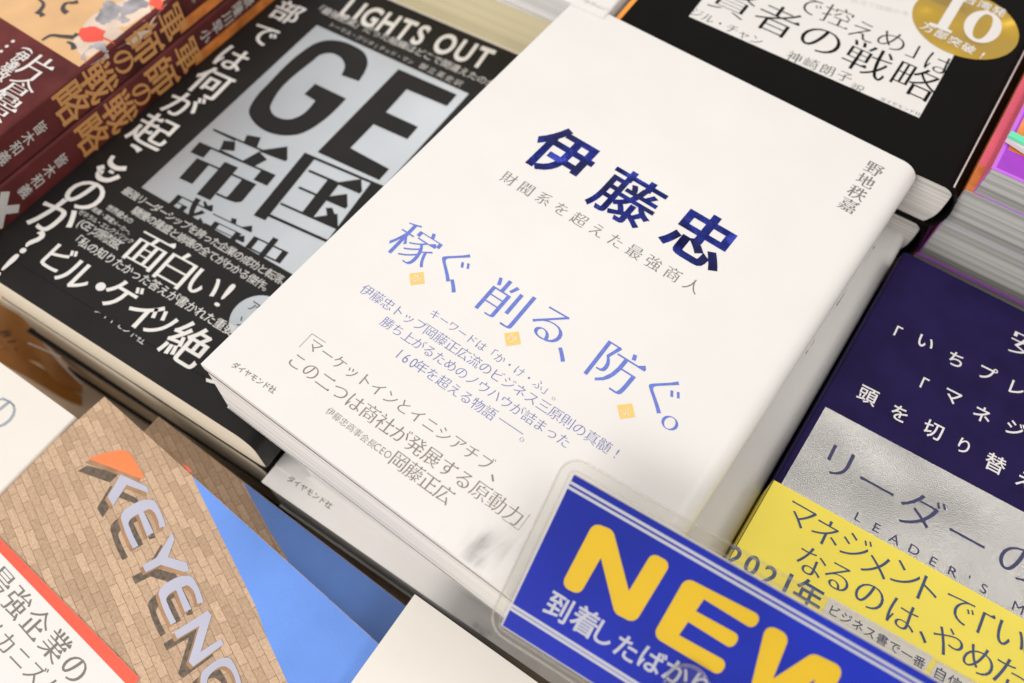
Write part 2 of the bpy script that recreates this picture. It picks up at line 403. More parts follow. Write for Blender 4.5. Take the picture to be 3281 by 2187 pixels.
class Print:
    """flat print on a surface: letters and shapes gathered into one part"""
    def __init__(s, name, plane, mat, parent, e=0.08, label=None, fine=False):
        s.a = (name, mat, parent, label); s.pl = plane; s.e = e; s.V = []; s.F = []
    def add(s, V2, F):
        b = len(s.V); s.V += [s.pl.pt(p[0], p[1], s.e) for p in V2]; s.F += [tuple(i + b for i in f) for f in F]
    def ch(s, c, p, size, ang=0.0, style='reg', box=False, sx=1.0, dy=0.0, uv=False):
        V, F = glyph(c, style)
        if len(V) == 0: return
        cen = (V.min(0) + V.max(0))/2 if box else np.array([0.5, 0.38])
        if not box and ord(c) < 0x2000: cen = np.array([(V[:, 0].min() + V[:, 0].max())/2, 0.36])
        q = (V - cen)*size*np.array([sx, 1.0]); q[:, 1] += dy*size
        a = math.radians(ang); Rm = np.array([[math.cos(a), -math.sin(a)], [math.sin(a), math.cos(a)]])
        o = np.array(p) if uv else s.pl.uv(p)
        s.add(q @ Rm.T + o, F)
    def run(s, text, p0, p1, k=1.0, style='reg', vertical=False, size=None, ang=None, dy=0.0, sx=1.0, tight=None):
        a, b = s.pl.uv(p0), s.pl.uv(p1); n = len(text)
        d = (b - a)/max(1, n - 1); pitch = np.linalg.norm(d)
        if ang is None: ang = math.degrees(math.atan2(d[1], d[0])) + (90 if vertical else 0)
        for i, c in enumerate(text):
            s.ch(c, a + d*i, size or pitch*k, ang, style, uv=True, dy=dy, sx=sx)
    def prop(s, text, p0, p1, cap, style='reg', gap=0.12, space=0.3):
        """letters of their own widths, stretched between two points on the base line"""
        a, b = s.pl.uv(p0), s.pl.uv(p1); G = []; x = 0
        for c in text:
            if c == ' ': x += space; continue
            V, F = glyph(c, style); w = V[:, 0].max() - V[:, 0].min()
            G.append((V - [V[:, 0].min(), 0], F, x)); x += w + gap
        x -= gap; d = b - a; sx = np.linalg.norm(d)/x; d = d/np.linalg.norm(d); sy = cap/0.70
        for V, F, xo in G:
            q = (V + [xo, 0])*[sx, sy]
            s.add(a + np.outer(q[:, 0], d) + np.outer(q[:, 1], [-d[1], d[0]]), F)
    def poly(s, pts, uv=False, smooth=False, holes=()):
        def conv(P):
            P = [tuple(p) for p in P]
            U = [np.array(p[:2]) if uv else s.pl.uv(p) for p in P]
            return catmull(U, [len(p) > 2 for p in P]) if smooth else U
        L = [conv(pts)] + [conv(h) for h in holes]
        s.add(*fill(L))
    def stroke(s, pts, w, uv=False, taper=(1, 1)):
        U = [np.array(p[:2]) if uv else s.pl.uv(p) for p in pts]
        U = catmull(U, [True] + [False]*(len(U) - 2) + [True], closed=False) if len(U) > 2 else U
        n = len(U); Lf, Rt = [], []
        for i, p in enumerate(U):
            t = U[min(i + 1, n - 1)] - U[max(i - 1, 0)]; t = t/(np.linalg.norm(t) + 1e-9)
            f = i/(n - 1); ww = w/2*(taper[0]*(1 - f) + taper[1]*f)
            Lf.append(p + ww*np.array([-t[1], t[0]])); Rt.append(p - ww*np.array([-t[1], t[0]]))
        s.add(Lf + Rt, [(i, i + 1, n + i + 1, n + i) for i in range(n - 1)])
    def build(s):
        name, mat, parent, label = s.a
        V = np.array([list(W(v)) for v in s.V])
        F = []
        for f in s.F:          # all faces look out of the surface
            p = V[list(f[:3])]
            nrm = np.cross(p[1] - p[0], p[2] - p[0])
            if np.linalg.norm(nrm) < 1e-13: continue
            F.append(f if nrm @ s.pl.n > 0 or isinstance(s.pl, Wrapped) else f[::-1])
        return mesh(name, s.V, F, mat, parent, label=label)
def fillet(P, k=5):
    """corners (x, y, radius) joined by straight edges, each corner rounded"""
    n = len(P); out = []
    for i in range(n):
        p, a, b = (np.array(q[:2], float) for q in (P[i], P[i-1], P[(i+1) % n])); r = P[i][2]
        if r == 0: out.append(p); continue
        d1, d2 = a - p, b - p; l1, l2 = np.linalg.norm(d1), np.linalg.norm(d2); d1, d2 = d1/l1, d2/l2
        half = math.acos(max(-1, min(1, float(d1 @ d2))))/2
        t = min(r/math.tan(half), l1*0.5, l2*0.5); s0, s1 = p + d1*t, p + d2*t
        for j in range(k + 1):
            f = j/k; out.append((1-f)**2*s0 + 2*f*(1-f)*(p*0.75 + (s0 + s1)*0.125) + f*f*s1)
    return out
def catmull(U, sharp, closed=True, k=6):
    n = len(U); out = []
    for i in range(n if closed else n - 1):
        p1, p2 = U[i], U[(i + 1) % n]
        p0 = U[i - 1] if (closed or i > 0) else p1; p3 = U[(i + 2) % n] if (closed or i + 2 < n) else p2
        L = np.linalg.norm(p2 - p1)
        def tan(a, b, c):
            la, lc = np.linalg.norm(b - a) + 1e-9, np.linalg.norm(c - b) + 1e-9
            return ((b - a)/la*lc + (c - b)/lc*la)/(la + lc)*L
        m1 = np.zeros(2) if sharp[i] else tan(p0, p1, p2)
        m2 = np.zeros(2) if sharp[(i + 1) % n] else tan(p1, p2, p3)
        if sharp[i] and sharp[(i + 1) % n]: out.append(p1); continue
        if sharp[i]: m1 = (p2 - p1) - m2*0.3
        if sharp[(i + 1) % n]: m2 = (p2 - p1) - m1*0.3
        for j in range(k):
            t = j/k
            out.append((2*t**3 - 3*t**2 + 1)*p1 + (t**3 - 2*t**2 + t)*m1 + (-2*t**3 + 3*t**2)*p2 + (t**3 - t**2)*m2)
    if not closed: out.append(U[-1])
    return out

# ------------------------------------------------------------------ books
class Book:
    def __init__(s, name, label, cat, o, z, ang, w, h, t, cover, paper, side='R', r=3.0, th=0.45, over=0.4, fore=0.6,
                 group=None, bulge=0.0, hollow=1.5, end=None, nseg=8, skew=0.0, thb=None, spine_mat=None):
        a = math.radians(ang)
        s.x = np.array([math.cos(a), math.sin(a), 0]); s.y = np.array([-math.sin(a), math.cos(a), 0])
        s.o = np.array([o[0], o[1], z], float); s.w, s.h, s.t, s.r = w, h, t, r; s.skew = skew
        s.root = thing(name, label, cat, s.P(w/2, h/2, -t), group)
        s.pl = Wrapped(s.o, s.x, s.y, w, r) if side == 'R' else Plane(s.o, s.x, s.y)
        # jacket: one sheet folded over the top, round the spine and back underneath
        prof = [(0, 0), (w*0.5, 0)]
        if bulge:
            for i in range(21):
                q = math.pi*i/20; prof.append((w + bulge - r + r*math.sin(q), -t/2 + t/2*math.cos(q)))
        else:
            for i in range(nseg + 1):
                q = math.pi/2*i/nseg; prof.append((w - r + r*math.sin(q), -r + r*math.cos(q)))
            for i in range(nseg + 1):
                q = math.pi/2*i/nseg; prof.append((w - r + r*math.cos(q), -t + r - r*math.sin(q)))
        prof += [(w*0.5, -t), (0, -t)]
        n = len(prof); inn = []
        for i in range(n):
            p0, p1 = np.array(prof[max(i-1, 0)]), np.array(prof[min(i+1, n-1)])
            d = p1 - p0; d = d/(np.linalg.norm(d) + 1e-9); nn = np.array([d[1], -d[0]])
            q = np.array(prof[i]) + nn*(th if thb is None or prof[i][1] > -t*0.75 else thb)
            if i == 0 or i == n-1: q[0] = prof[i][0]
            inn.append(q)
        V = []; vs = [0, h*0.33, h*0.66, h]
        for ring in (prof, inn):
            for v in vs:
                for (u, zz) in ring: V.append(s.P(u if side == 'R' else w - u, v, zz))
        F = []; m_ = len(vs)
        ix = lambda k, j, i: (k*m_ + j)*n + i
        for j in range(m_ - 1):
            for i in range(n - 1):
                F.append((ix(0, j, i), ix(0, j, i+1), ix(0, j+1, i+1), ix(0, j+1, i)))
                F.append((ix(1, j, i), ix(1, j+1, i), ix(1, j+1, i+1), ix(1, j, i+1)))
            F.append((ix(0, j, 0), ix(0, j+1, 0), ix(1, j+1, 0), ix(1, j, 0)))
            F.append((ix(0, j, n-1), ix(1, j, n-1), ix(1, j+1, n-1), ix(0, j+1, n-1)))
        for i in range(n - 1):
            F.append((ix(0, 0, i), ix(1, 0, i), ix(1, 0, i+1), ix(0, 0, i+1)))
            F.append((ix(0, m_-1, i), ix(0, m_-1, i+1), ix(1, m_-1, i+1), ix(1, m_-1, i)))
        if side != 'R': F = [f[::-1] for f in F]
        s.jacket = mesh("jacket", V, F, cover, s.root)
        for p in s.jacket.data.polygons: p.use_smooth = True
        s.jacket.data.set_sharp_from_angle(angle=math.radians(38))
        if spine_mat is not None:
            s.jacket.data.materials.append(spine_mat)
            for p in s.jacket.data.polygons:
                if abs(np.array(p.normal) @ s.x) > 0.7: p.material_index = 1
        # block of pages, a little uneven at its cut edges
        g = 0.06; e = 0
        if end is not None:
            e = end[1] + 1.2
            s.slab("jacket_flap", 0.2, w - r, 0.04, h - 0.1, -th - g, -th - g - 1.0, BOARD, side)
            s.slab("endpaper", 0.3, w - r, 0.10, h - 0.2, -th - g*1.5 - 1.0, -th - g*1.5 - 1.0 - end[1], end[0], side)
        z0, z1 = -th - g*2 - e, -t + (th if thb is None else thb) + g
        rs = max(r*0.55, 0.5)
        if bulge or hollow > 1.4:
            ue = w + bulge - r*0.42; ring = [(fore, z0)]
            ring += [(ue - 1.6*abs(2*i/14 - 0.85)**3 - 0.5*i/14, z0 + (z1 - z0)*i/14) for i in range(15)] + [(fore, z1)]
        else:
            rc = max(r - th - 0.1, 0.05); ring = [(fore, z0)]
            ring += [(w - th - 0.15 - rc + rc*math.sin(q), z0 - rc + rc*math.cos(q)) for q in (0, .39, .79, 1.18, 1.57)]
            ring += [(w - th - 0.15 - rc + rc*math.cos(q), z1 + rc - rc*math.sin(q)) for q in (0, .39, .79, 1.18, 1.57)] + [(fore, z1)]
        V = []; k = len(ring)
        for v in (over, h - over):
            for (u, zz) in ring: V.append(s.P(u if side == 'R' else w - u, v, zz))
        F = [tuple(range(k)), tuple(range(2*k - 1, k - 1, -1))] + [(i, k + i, k + (i+1) % k, (i+1) % k) for i in range(k)]
        if side != 'R': F = [f[::-1] for f in F]
        s.block = mesh("page_block", V, [f[::-1] for f in F], paper, s.root)
    def P(s, u, v, z): return s.o + s.x*(u + s.skew*z/s.t) + s.y*v + np.array([0, 0, z])
    def slab(s, name, u0, u1, v0, v1, z0, z1, mat, side='R', bevel=0):
        if side != 'R': u0, u1 = s.w - u1, s.w - u0
        V = [s.P(u, v, z) for z in (z1, z0) for (u, v) in ((u0, v0), (u1, v0), (u1, v1), (u0, v1))]
        o = mesh(name, V, [(3, 2, 1, 0), (4, 5, 6, 7), (0, 1, 5, 4), (1, 2, 6, 5), (2, 3, 7, 6), (3, 0, 4, 7)], mat, s.root)
        if bevel: set_bevel(o, bevel)
        return o
    def print(s, name, mat, e=0.08, label=None, plane=None):
        return Print(name, plane or s.pl, mat, s.root, e, label)

def px_origin(px, py, z): p = at(px, py, z); return (p[0], p[1])

# ================================================================== table
tv = []
def structure(name, boxes, mat):
    V, F = [], []
    for (x0, x1, y0, y1, z0, z1) in boxes:
        b = len(V); V += [(x, y, z) for z in (z0, z1) for (x, y) in ((x0, y0), (x1, y0), (x1, y1), (x0, y1))]
        F += [tuple(b + i for i in f) for f in ((3, 2, 1, 0), (4, 5, 6, 7), (0, 1, 5, 4), (1, 2, 6, 5), (2, 3, 7, 6), (3, 0, 4, 7))]
    o = mesh(name, V, F, mat); o["kind"] = "structure"; return o
structure("display_table", [(-700, 700, -500, 900, -TABLE - 25, -TABLE)], TABLEWOOD)
structure("display_riser", [(10, 132, 5, 185, -TABLE + 0.02, -88.2), (-44, 90, -118, -22, -TABLE + 0.02, -98.2), (112, 200, -110, -22, -TABLE + 0.02, -50.2),
                            (24, 142, 208, 380, -TABLE + 0.02, -45.4), (160, 260, 205, 370, -TABLE + 0.02, -72.2), (160, 260, 20, 170, -TABLE + 0.02, -54.2),
                            (-244, -132, 20, 200, -TABLE + 0.02, -36.0), (-136, -66, -110, -50, -TABLE + 0.02, -70.8), (-92, 0, 204, 340, -TABLE + 0.02, -34.6)], TABLEWOOD)

# ================================================================== the white book on top
G_W = "white books stacked in the middle"
MB = Book("white_book", "large white book lying on top in the middle with dark blue foil title", "book", (0, 0), 0.0, 0.0, 137.0, 190.0, 34.0,
          WHITE, P_WHITE, r=7.0, over=0.22, fore=0.8, th=2.3, group=G_W, end=(ENDPAPER, 1.5), hollow=1.0, skew=3.0, thb=0.2)
MB.slab("back_endpaper", 0.7, 128, 0.12, 189.2, -33.55, -33.78, DARKINK)
t = MB.print("title_lettering", FOILBLUE)
for c, p, sz in (("伊", (1800, 494), 21.5), ("藤", (2012, 634), 21.5), ("忠", (2246, 760), 21.5)): t.ch(c, p, sz, -1.5, 'title', box=True)
t.build()
t = MB.print("subtitle_lettering", GREYINK2)
t.run("財閥系を超えた最強商人", (1632, 572), (2218, 914), 0.80, 'min'); t.build()
t = MB.print("author_lettering", GREYINK2)
t.run("野地秩嘉", (2801, 541), (2718, 657), 0.98, 'minb', vertical=True); t.build()
t = MB.print("catchphrase_lettering", BLUEINK)
for c, p, sz in (("稼", (1329, 784), 15.6), ("ぐ", (1454, 849), 14.2), ("、", (1451, 916), 15.5), ("削", (1619, 968), 15.6), ("る", (1762, 1040), 14.2),
                 ("、", (1799, 1136), 15.5), ("防", (1977, 1180), 15.6), ("ぐ", (2123, 1262), 14.2), ("。", (2146, 1355), 15.5)):
    t.ch(c, p, sz, 0, 'minc', box=True)
t.build()
for c, p in (("か", (1336, 892)), ("け", (1642, 1085)), ("ふ", (2006, 1317))):
    a = MB.pl.uv(p); sq = MB.print("orange_square", ORANGEBOX); sl = MB.print("square_lettering", WHITE, e=0.14)
    sq.poly([a + np.array(d) for d in ((-2.95, 0), (0, -2.95), (2.95, 0), (0, 2.95))], uv=True)
    sl.ch(c, a, 3.0, 0, 'reg', box=True, uv=True)
    sq.build(); sl.build()
t = MB.print("blurb_lettering", BLUEGREY)
t.run("キーワードは「か・け・ふ」。", (1394, 1007), (1790, 1275), 1.0, 'minl')
t.run("伊藤忠トップ岡藤正広流のビジネス三原則の真髄!", (1177, 931), (1976, 1453), 1.04, 'minl')
t.run("勝ち上がるためのノウハウが詰まった", (1242, 1035), (1807, 1411), 1.04, 'minl')
for i, c in enumerate("160"): t.ch(c, np.array(MB.pl.uv((1280, 1132)))*(1 - i/2) + np.array(MB.pl.uv((1326, 1162)))*i/2, 4.6, 0, 'thin', uv=True, sx=0.85)
t.run("年を超える物語", (1350, 1176), (1569, 1322), 1.03, 'minl')
t.stroke([(1599, 1339), (1676, 1391)], 0.18)
t.ch("。", (1672, 1408), 4.3, 0, 'minl', box=True)
t.build()
t = MB.print("quotation_lettering", GREYINK)
t.run("マーケットインとイニシアチブ", (1010, 1108), (1556, 1481), 1.0, 'min')
t.ch("、", (1578, 1531), 6.6, 0, 'min', box=True)
t.run("この二つは商社が発展する原動力", (952, 1157), (1647, 1649), 1.02, 'min')
t.stroke([(958, 1112), (1000, 1069), (1043, 1097)][0:2], 0.14); t.stroke([(1000, 1069), (1043, 1097)], 0.14)
t.stroke([(1698, 1648), (1661, 1698)], 0.14); t.stroke([(1661, 1698), (1609, 1661)], 0.14)
t.run("伊藤忠商事会長", (1059, 1319), (1191, 1420), 1.0, 'minl')
t.run("CEO", (1209, 1431), (1243, 1455), 1.1, 'thin', size=3.1, sx=0.85)
t.run("岡藤正広", (1280, 1477), (1423, 1582), 1.05, 'min')
t.build()
t = MB.print("publisher_lettering", GREYINK)
t.run("ダイヤモンド社", (755, 1171), (873, 1247), 1.0, 'semi'); t.build()
t = MB.print("spine_lettering", DARKINK)
for i, (c, v) in enumerate((("伊", 156), ("藤", 134), ("忠", 113))):
    t.ch(c, (143.2, v), 9, 0, 'minb', box=True, uv=True)
for i, c in enumerate("財閥系を超えた最強商人"): t.ch(c, (143.6, 96 - i*5.0), 4.0, 0, 'min', box=True, uv=True)
t.build()

def portrait_material():
    mt = bpy.data.materials.new("grey_photo_print"); mt.use_nodes = True; nt = mt.node_tree; b = nt.nodes["Principled BSDF"]
    b.inputs["Roughness"].default_value = 0.45
    tc = nt.nodes.new("ShaderNodeTexCoord")
    mp = nt.nodes.new("ShaderNodeMapping"); mp.inputs["Scale"].default_value = (260, 80, 100); mp.inputs["Rotation"].default_value = (0, 0, 0.5)
    nz = nt.nodes.new("ShaderNodeTexNoise"); nz.inputs["Scale"].default_value = 1; nz.inputs["Detail"].default_value = 5; nz.inputs["Distortion"].default_value = 0.8
    nt.links.new(tc.outputs["Object"], mp.inputs["Vector"]); nt.links.new(mp.outputs["Vector"], nz.inputs["Vector"])
    at_ = nt.nodes.new("ShaderNodeAttribute"); at_.attribute_name = "ink"
    mu = nt.nodes.new("ShaderNodeMath"); mu.operation = 'MULTIPLY'
    mr = nt.nodes.new("ShaderNodeMapRange"); mr.inputs[1].default_value = 0.32; mr.inputs[2].default_value = 0.72; mr.inputs[3].default_value = 1.0; mr.inputs[4].default_value = 0.1
    nt.links.new(nz.outputs["Fac"], mr.inputs[0]); nt.links.new(mr.outputs[0], mu.inputs[0]); nt.links.new(at_.outputs["Fac"], mu.inputs[1])
    mx = nt.nodes.new("ShaderNodeMix"); mx.data_type = 'RGBA'
    mx.inputs[6].default_value = (0.70, 0.678, 0.655, 1); mx.inputs[7].default_value = (0.16, 0.15, 0.14, 1)
    nt.links.new(mu.outputs[0], mx.inputs["Factor"]); nt.links.new(mx.outputs[2], b.inputs["Base Color"])
    return mt
PORTRAIT = portrait_material()
def portrait(book, u0, v0, w, h, e=0.05):
    """soft black and white photograph printed on the cover, its tones fading into the white paper"""
    n = 14; V = []; A = []
    blobs = [(0.30, 0.30, 0.07, 0.2, 0.8), (0.44, 0.42, 0.05, 0.16, 0.5), (0.6, 0.75, 0.4, 0.35, 0.16), (0.9, 0.3, 0.35, 0.4, 0.16), (0.34, 0.1, 0.06, 0.1, 0.8)]
    for j in range(n + 1):
        for i in range(n + 1):
            x, y = i/n, j/n
            V.append(book.pl.pt(u0 + w*x, v0 + h*y, e))
            val = sum(a*math.exp(-((x - bx)/sx)**2 - ((y - by)/sy)**2) for bx, by, sx, sy, a in blobs)
            fade = min(1, x/0.18)*min(1, (1 - y)/0.15)
            A.append(min(1, val*fade))
    F = [(j*(n+1) + i, j*(n+1) + i + 1, (j+1)*(n+1) + i + 1, (j+1)*(n+1) + i) for j in range(n) for i in range(n)]
    o = mesh("portrait_print", V, F, PORTRAIT, book.root)
    at_ = o.data.attributes.new("ink", 'FLOAT', 'POINT'); at_.data.foreach_set("value", A)
portrait(MB, 84.5, 0.3, 36, 19)

# second and third copies below it
B2 = Book("white_book", "cream white book directly under the top white book, its rounded spine showing along the right", "book", (22.4, 1.8), -34.3, 1.6, 128.0, 200.0, 26.4,
          WHITE, P_GREY, r=3.4, over=0.8, fore=1.2, group=G_W, hollow=1.0)
t = B2.print("spine_lettering", DARKINK)
for c, v in (("伊", 150), ("藤", 128), ("忠", 107)): t.ch(c, (134.4, v), 9, 0, 'minb', box=True, uv=True)
for i, c in enumerate("財閥系を超えた最強商人"): t.ch(c, (134.0, 90 - i*5.0), 4.0, 0, 'min', box=True, uv=True)
t.build()
o3 = px_origin(837, 1543, -61)
B3 = Book("white_book", "lowest white book of the middle stack, front strip with half hidden publisher name sticking out", "book", o3, -61.0, 3.0, 126.0, 188.0, 26.8,
          WHITE, P_GREY, r=5.5, over=0.8, fore=1.0, group=G_W, hollow=1.0)
t = B3.print("publisher_lettering", GREYINK2)
t.run("ダイヤモンド社", (930, 1540), (1050, 1620), 1.0, 'semi', dy=0.22); t.build()
# its paper band covers the cover above the publisher name
a, b = B3.pl.uv((862, 1500)), B3.pl.uv((1290, 1795))
yb = 7.2
B3.slab("paper_band", 0.0, 120, yb, 90, 0.30, 0.02, WHITE)
portrait(B3, 79, -0.0, 32, 4.6, e=0.05)

# ================================================================== black book with the silver panel (left)
G_G = "black business books stacked left of the white book"
og = np.array(px_origin(791, 1418, -34.6)); a4 = math.radians(4.3)
WG = 131.0
og = og - np.array([math.cos(a4), math.sin(a4)])*(WG - 1.5) + np.array([0, 0.2])
GB = Book("black_book", "black book with big silver panel and large black letters, top of the left stack", "book", og, -34.6, 4.3, WG, 189.0, 26.0,
          BLACK, P_TAN, r=7.0, over=0.35, fore=0.8, th=0.35, thb=0.1, group=G_G, hollow=0.6)
PG = GB.pl
t = GB.print("silver_panel", STEEL, e=0.03)
t.poly([(1015, 80), (1502, 300), (1100, 735), (960, 960), (450, 599)][:2] + [(1278, 545), (850, 1005)] + [(410, 640)]); t.build()
t = GB.print("big_lettering", BLACK, e=0.08)
z1 = lambda x, y: (820 + x/2.867, y/2.867)
t.poly([z1(945, 745) + (1,), z1(785, 690) + (1,), z1(815, 600), z1(775, 525), z1(690, 488), z1(600, 500), z1(520, 560), z1(160, 915), z1(133, 985), z1(165, 1055), z1(225, 1085), z1(310, 1095), z1(400, 1065), z1(545, 925) + (1,), z1(445, 862) + (1,), z1(545, 768) + (1,), z1(830, 905) + (1,),
        z1(640, 1090), z1(520, 1175), z1(400, 1230), z1(250, 1243), z1(110, 1212), z1(-20, 1120), z1(-65, 1020), z1(-20, 920), z1(120, 760), z1(430, 470), z1(530, 405), z1(640, 370), z1(760, 373), z1(900, 420), z1(1000, 490), z1(1027, 580), z1(1000, 660)], smooth=True)
t.poly([(1277, 221), (1464, 303), (1432, 340), (1303, 286), (1237, 359), (1340, 406), (1305, 446), (1197, 398), (1123, 474), (1247, 541), (1215, 577), (1017, 487)])
t.ch("帝", (742, 528), 37.5, 5, 'minx', box=True)
t.ch("国", (1024, 642), 40.0, 5, 'minq', box=True)
for c, p in (("盛", (612, 656)), ("衰", (735, 724)), ("史", (866, 786))):
    u = PG.uv(p); t.ch(c, u + np.array([0.3, -4.6]), 18.5, 4, 'minm', uv=True)
t.build()
t = GB.print("english_lettering", WHITEINK); t.prop("LIGHTS OUT", (1082, 49), (1550, 222), 11.6, 'heavy', gap=0.13, space=0.34); t.build()
t = GB.print("tagline_lettering", GREYWHITE)
t.run("「最強企業」だった組織はどこで間違えたのか", (1022, 24), (1574, 268), 1.05, 'semi')
t.run("トーマス・グリタ|テッド・マン", (1064, 80), (1316, 197), 1.0, 'reg')
t.run("御立英史訳", (1357, 213), (1469, 265), 0.85, 'reg'); t.build()
t = GB.print("publisher_lettering", GREYWHITE); t.run("ダイヤモンド社", (311, 1003), (446, 1096), 1.05, 'semi', dy=0.42); t.build()
# the paper band over the lower cover
uv = PG.uv
c0, c1 = uv((45, 833)), uv((620, 1185)); d0, d1 = uv((450, 599)), uv((935, 878))
def lin(a, b, u): return a[1] + (b[1] - a[1])*(u - a[0])/(b[0] - a[0])
BANDZ = 0.32
ub = Wrapped(GB.o + np.array([0, 0, BANDZ]), GB.x, GB.y, WG + 0.0, 7.0)
us = [0.0, 60, WG - 7] + [WG - 7 + 7*math.pi/2*k/6 for k in range(1, 7)] + [WG - 7 + 7*math.pi/2 + 12]
V, F = [], []
for e_ in (0.0, -0.26):
    for u in us: V += [ub.pt(u, lin(c0, c1, u), e_), ub.pt(u, lin(d0, d1, u), e_)]
n = len(us)
for i in range(n - 1):
    a, b = 2*i, 2*n + 2*i
    F += [(a, a+2, a+3, a+1), (b, b+1, b+3, b+2), (a, b, b+2, a+2), (a+1, a+3, b+3, b+1)]
F += [(0, 1, 2*n+1, 2*n), (2*n-2, 4*n-2, 4*n-1, 2*n-1)]
band = mesh("paper_band", V, F, BLACK, GB.root)
t = Print("band_headline_lettering", ub, WHITEINK, GB.root)
for c, p, s_ in (("部", (922, 38), 13.5), ("で", (842, 112), 13.5), ("は", (746, 188), 14.5), ("何", (677, 265), 16.5), ("が", (588, 335), 15), ("起", (492, 420), 17)):
    t.ch(c, p, s_, 3, 'kai', box=True)
t.stroke([(420, 463), (438, 473), (448, 484)], 2.0, taper=(0.5, 1.2)); t.stroke([(364, 499), (353, 518), (373, 538), (405, 539)], 2.2, taper=(0.8, 1.0))
t.stroke([(311, 540), (335, 534)], 2.2); t.stroke([(331, 553), (318, 552), (316, 566), (343, 577), (383, 564)], 2.0); t.stroke([(350, 547), (364, 554)], 1.2)
t.ch("の", (273, 624), 17, 5, 'kai', box=True); t.ch("か", (180, 693), 18, 4, 'kai', box=True); t.ch("?", (106, 776), 15, 2, 'bold', box=True); t.ch("!", (22, 850), 15, 2, 'bold', box=True)
for c, p, s_ in (("面", (478, 802), 15.5), ("白", (569, 860), 15.5), ("い", (656, 912), 14.0), ("!", (722, 945), 15)): t.ch(c, p, s_, 2, 'minb', box=True)
for c, p, s_ in (("ビ", (190, 826), 12.5), ("ル", (246, 880), 13.5), ("・", (323, 918), 15), ("ゲ", (387, 945), 13.5), ("イ", (458, 1003), 14.0), ("ツ", (509, 1035), 12.5), ("絶", (604, 1100), 16), ("賛", (752, 1197), 15)): t.ch(c, p, s_, 1, 'kai', box=True)
t.build()
t = Print("band_text_lettering", ub, GREYWHITE, GB.root)
t.run("最強リーダーシップを誇った企業の成功と転落、", (409, 613), (918, 906), 1.1, 'semi')
t.run("驕慢の隆盛と崩壊の全てがわかる傑作。", (440, 677), (862, 924), 1.1, 'semi')
t.run("世界最大の", (353, 666), (417, 706), 1.1, 'semi'); t.run("産業・家電メーカー、", (305, 671), (421, 748), 1.1, 'semi')
t.run("ゼネラル・エレクトリック", (262, 680), (419, 772), 1.1, 'semi'); t.run("(GE)の実態を描く", (260, 712), (382, 785), 1.1, 'semi', size=4.6)
t.build()
t = Print("band_quote_lettering", ub, WHITEINK, GB.root); t.run("「私の知りたかった答えが書かれた重要", (243, 762), (736, 1056), 1.05, 'reg'); t.build()
cc = uv((826, 1024)); t = Print("grey_badge", ub, STEEL, GB.root, e=0.04)
t.poly([cc + 9.5*np.array([math.cos(q*math.pi/20), math.sin(q*math.pi/20)]) for q in range(40)], uv=True); t.build()
t = Print("badge_lettering", ub, BLACK, GB.root, e=0.1); t.run("アマ", (815, 982), (848, 1003), 1.0, 'reg'); t.run("ゾン", (778, 1032), (812, 1054), 1.0, 'reg'); t.build()

GB2 = Book("black_book", "second black book of the left stack, tan page edges under the silver panel book", "book", og + np.array([-0.8, 0.3]), -60.9, 4.0, WG - 1, 188, 26.6,
           BLACK, P_TAN, r=6, over=0.1, fore=0.8, group=G_G, th=0.12, hollow=0.6)
GB3 = Book("black_book", "lowest black book of the left stack, tan page edges behind the brick wall book", "book", og + np.array([-4.0, -1.8]), -88.0, 4.6, WG - 1, 188, 36,
           BLACK, P_TAN, r=6, over=1.6, fore=1.6, group=G_G, th=0.9, hollow=0.6)
t = GB3.print("cover_edge_print", WHITEINK); t.stroke([(90, 1098), (196, 1144)], 0.5); t.build()

# brown paper band curling off a low book at the left edge
root = thing("brown_paper_band", "orange brown paper band with dark letters curling down at the left edge", "paper band", (-112, -26, -TABLE + 0.2))
def leaf(name, top, low, th_, mat):
    T = [at(*p) for p in top]; B = [at(*p) for p in low]; n = len(T); V = []; k = 6
    def smooth(L):
        out = []
        for i in range(n - 1):
            for j in range(k):
                f = j/k; p0, p1, p2, p3 = L[max(i-1, 0)], L[i], L[i+1], L[min(i+2, n-1)]
                out.append(0.5*(2*p1 + (p2 - p0)*f + (2*p0 - 5*p1 + 4*p2 - p3)*f*f + (3*p1 - p0 - 3*p2 + p3)*f**3))
        return out + [L[-1]]
    T, B = smooth(T), smooth(B); n = len(T); F = []
    for i in range(n):
        d = T[min(i+1, n-1)] - T[max(i-1, 0)]; nn = np.cross(d, T[i] - B[i]); nn = nn/np.linalg.norm(nn)*th_
        if nn[2] < 0: nn = -nn
        V += [T[i], B[i], T[i] - nn, B[i] - nn]
    for i in range(n - 1):
        a, b = 4*i, 4*i + 4
        F += [(a, a+1, b+1, b), (a+2, b+2, b+3, a+3), (a, b, b+2, a+2), (a+1, a+3, b+3, b+1)]
    F += [(0, 2, 3, 1), (4*n-4, 4*n-3, 4*n-1, 4*n-2)]
    return mesh(name, V, F, mat, root, smooth=False), T, B
_, T_, B_ = leaf("paper_sheet", [(-60, 900, -72), (0, 968, -78), (75, 1016, -84), (130, 1085, -92), (190, 1160, -101), (262, 1232, -112)],
                 [(-60, 1085, -101), (0, 1108, -104), (60, 1142, -108), (130, 1168, -112), (180, 1222, -118), (262, 1262, -123)], 0.4, BROWN)
leaf("white_cut_edge", [(-60, 893, -71.8), (0, 958, -77.8), (77, 1008, -83.8), (133, 1080, -91.8), (193, 1156, -100.8), (266, 1228, -111.8)],
     [(-60, 901, -72.0), (0, 969, -78), (74, 1017, -84), (129, 1086, -92), (189, 1161, -101), (261, 1233, -112)], 0.5, WHITE2)
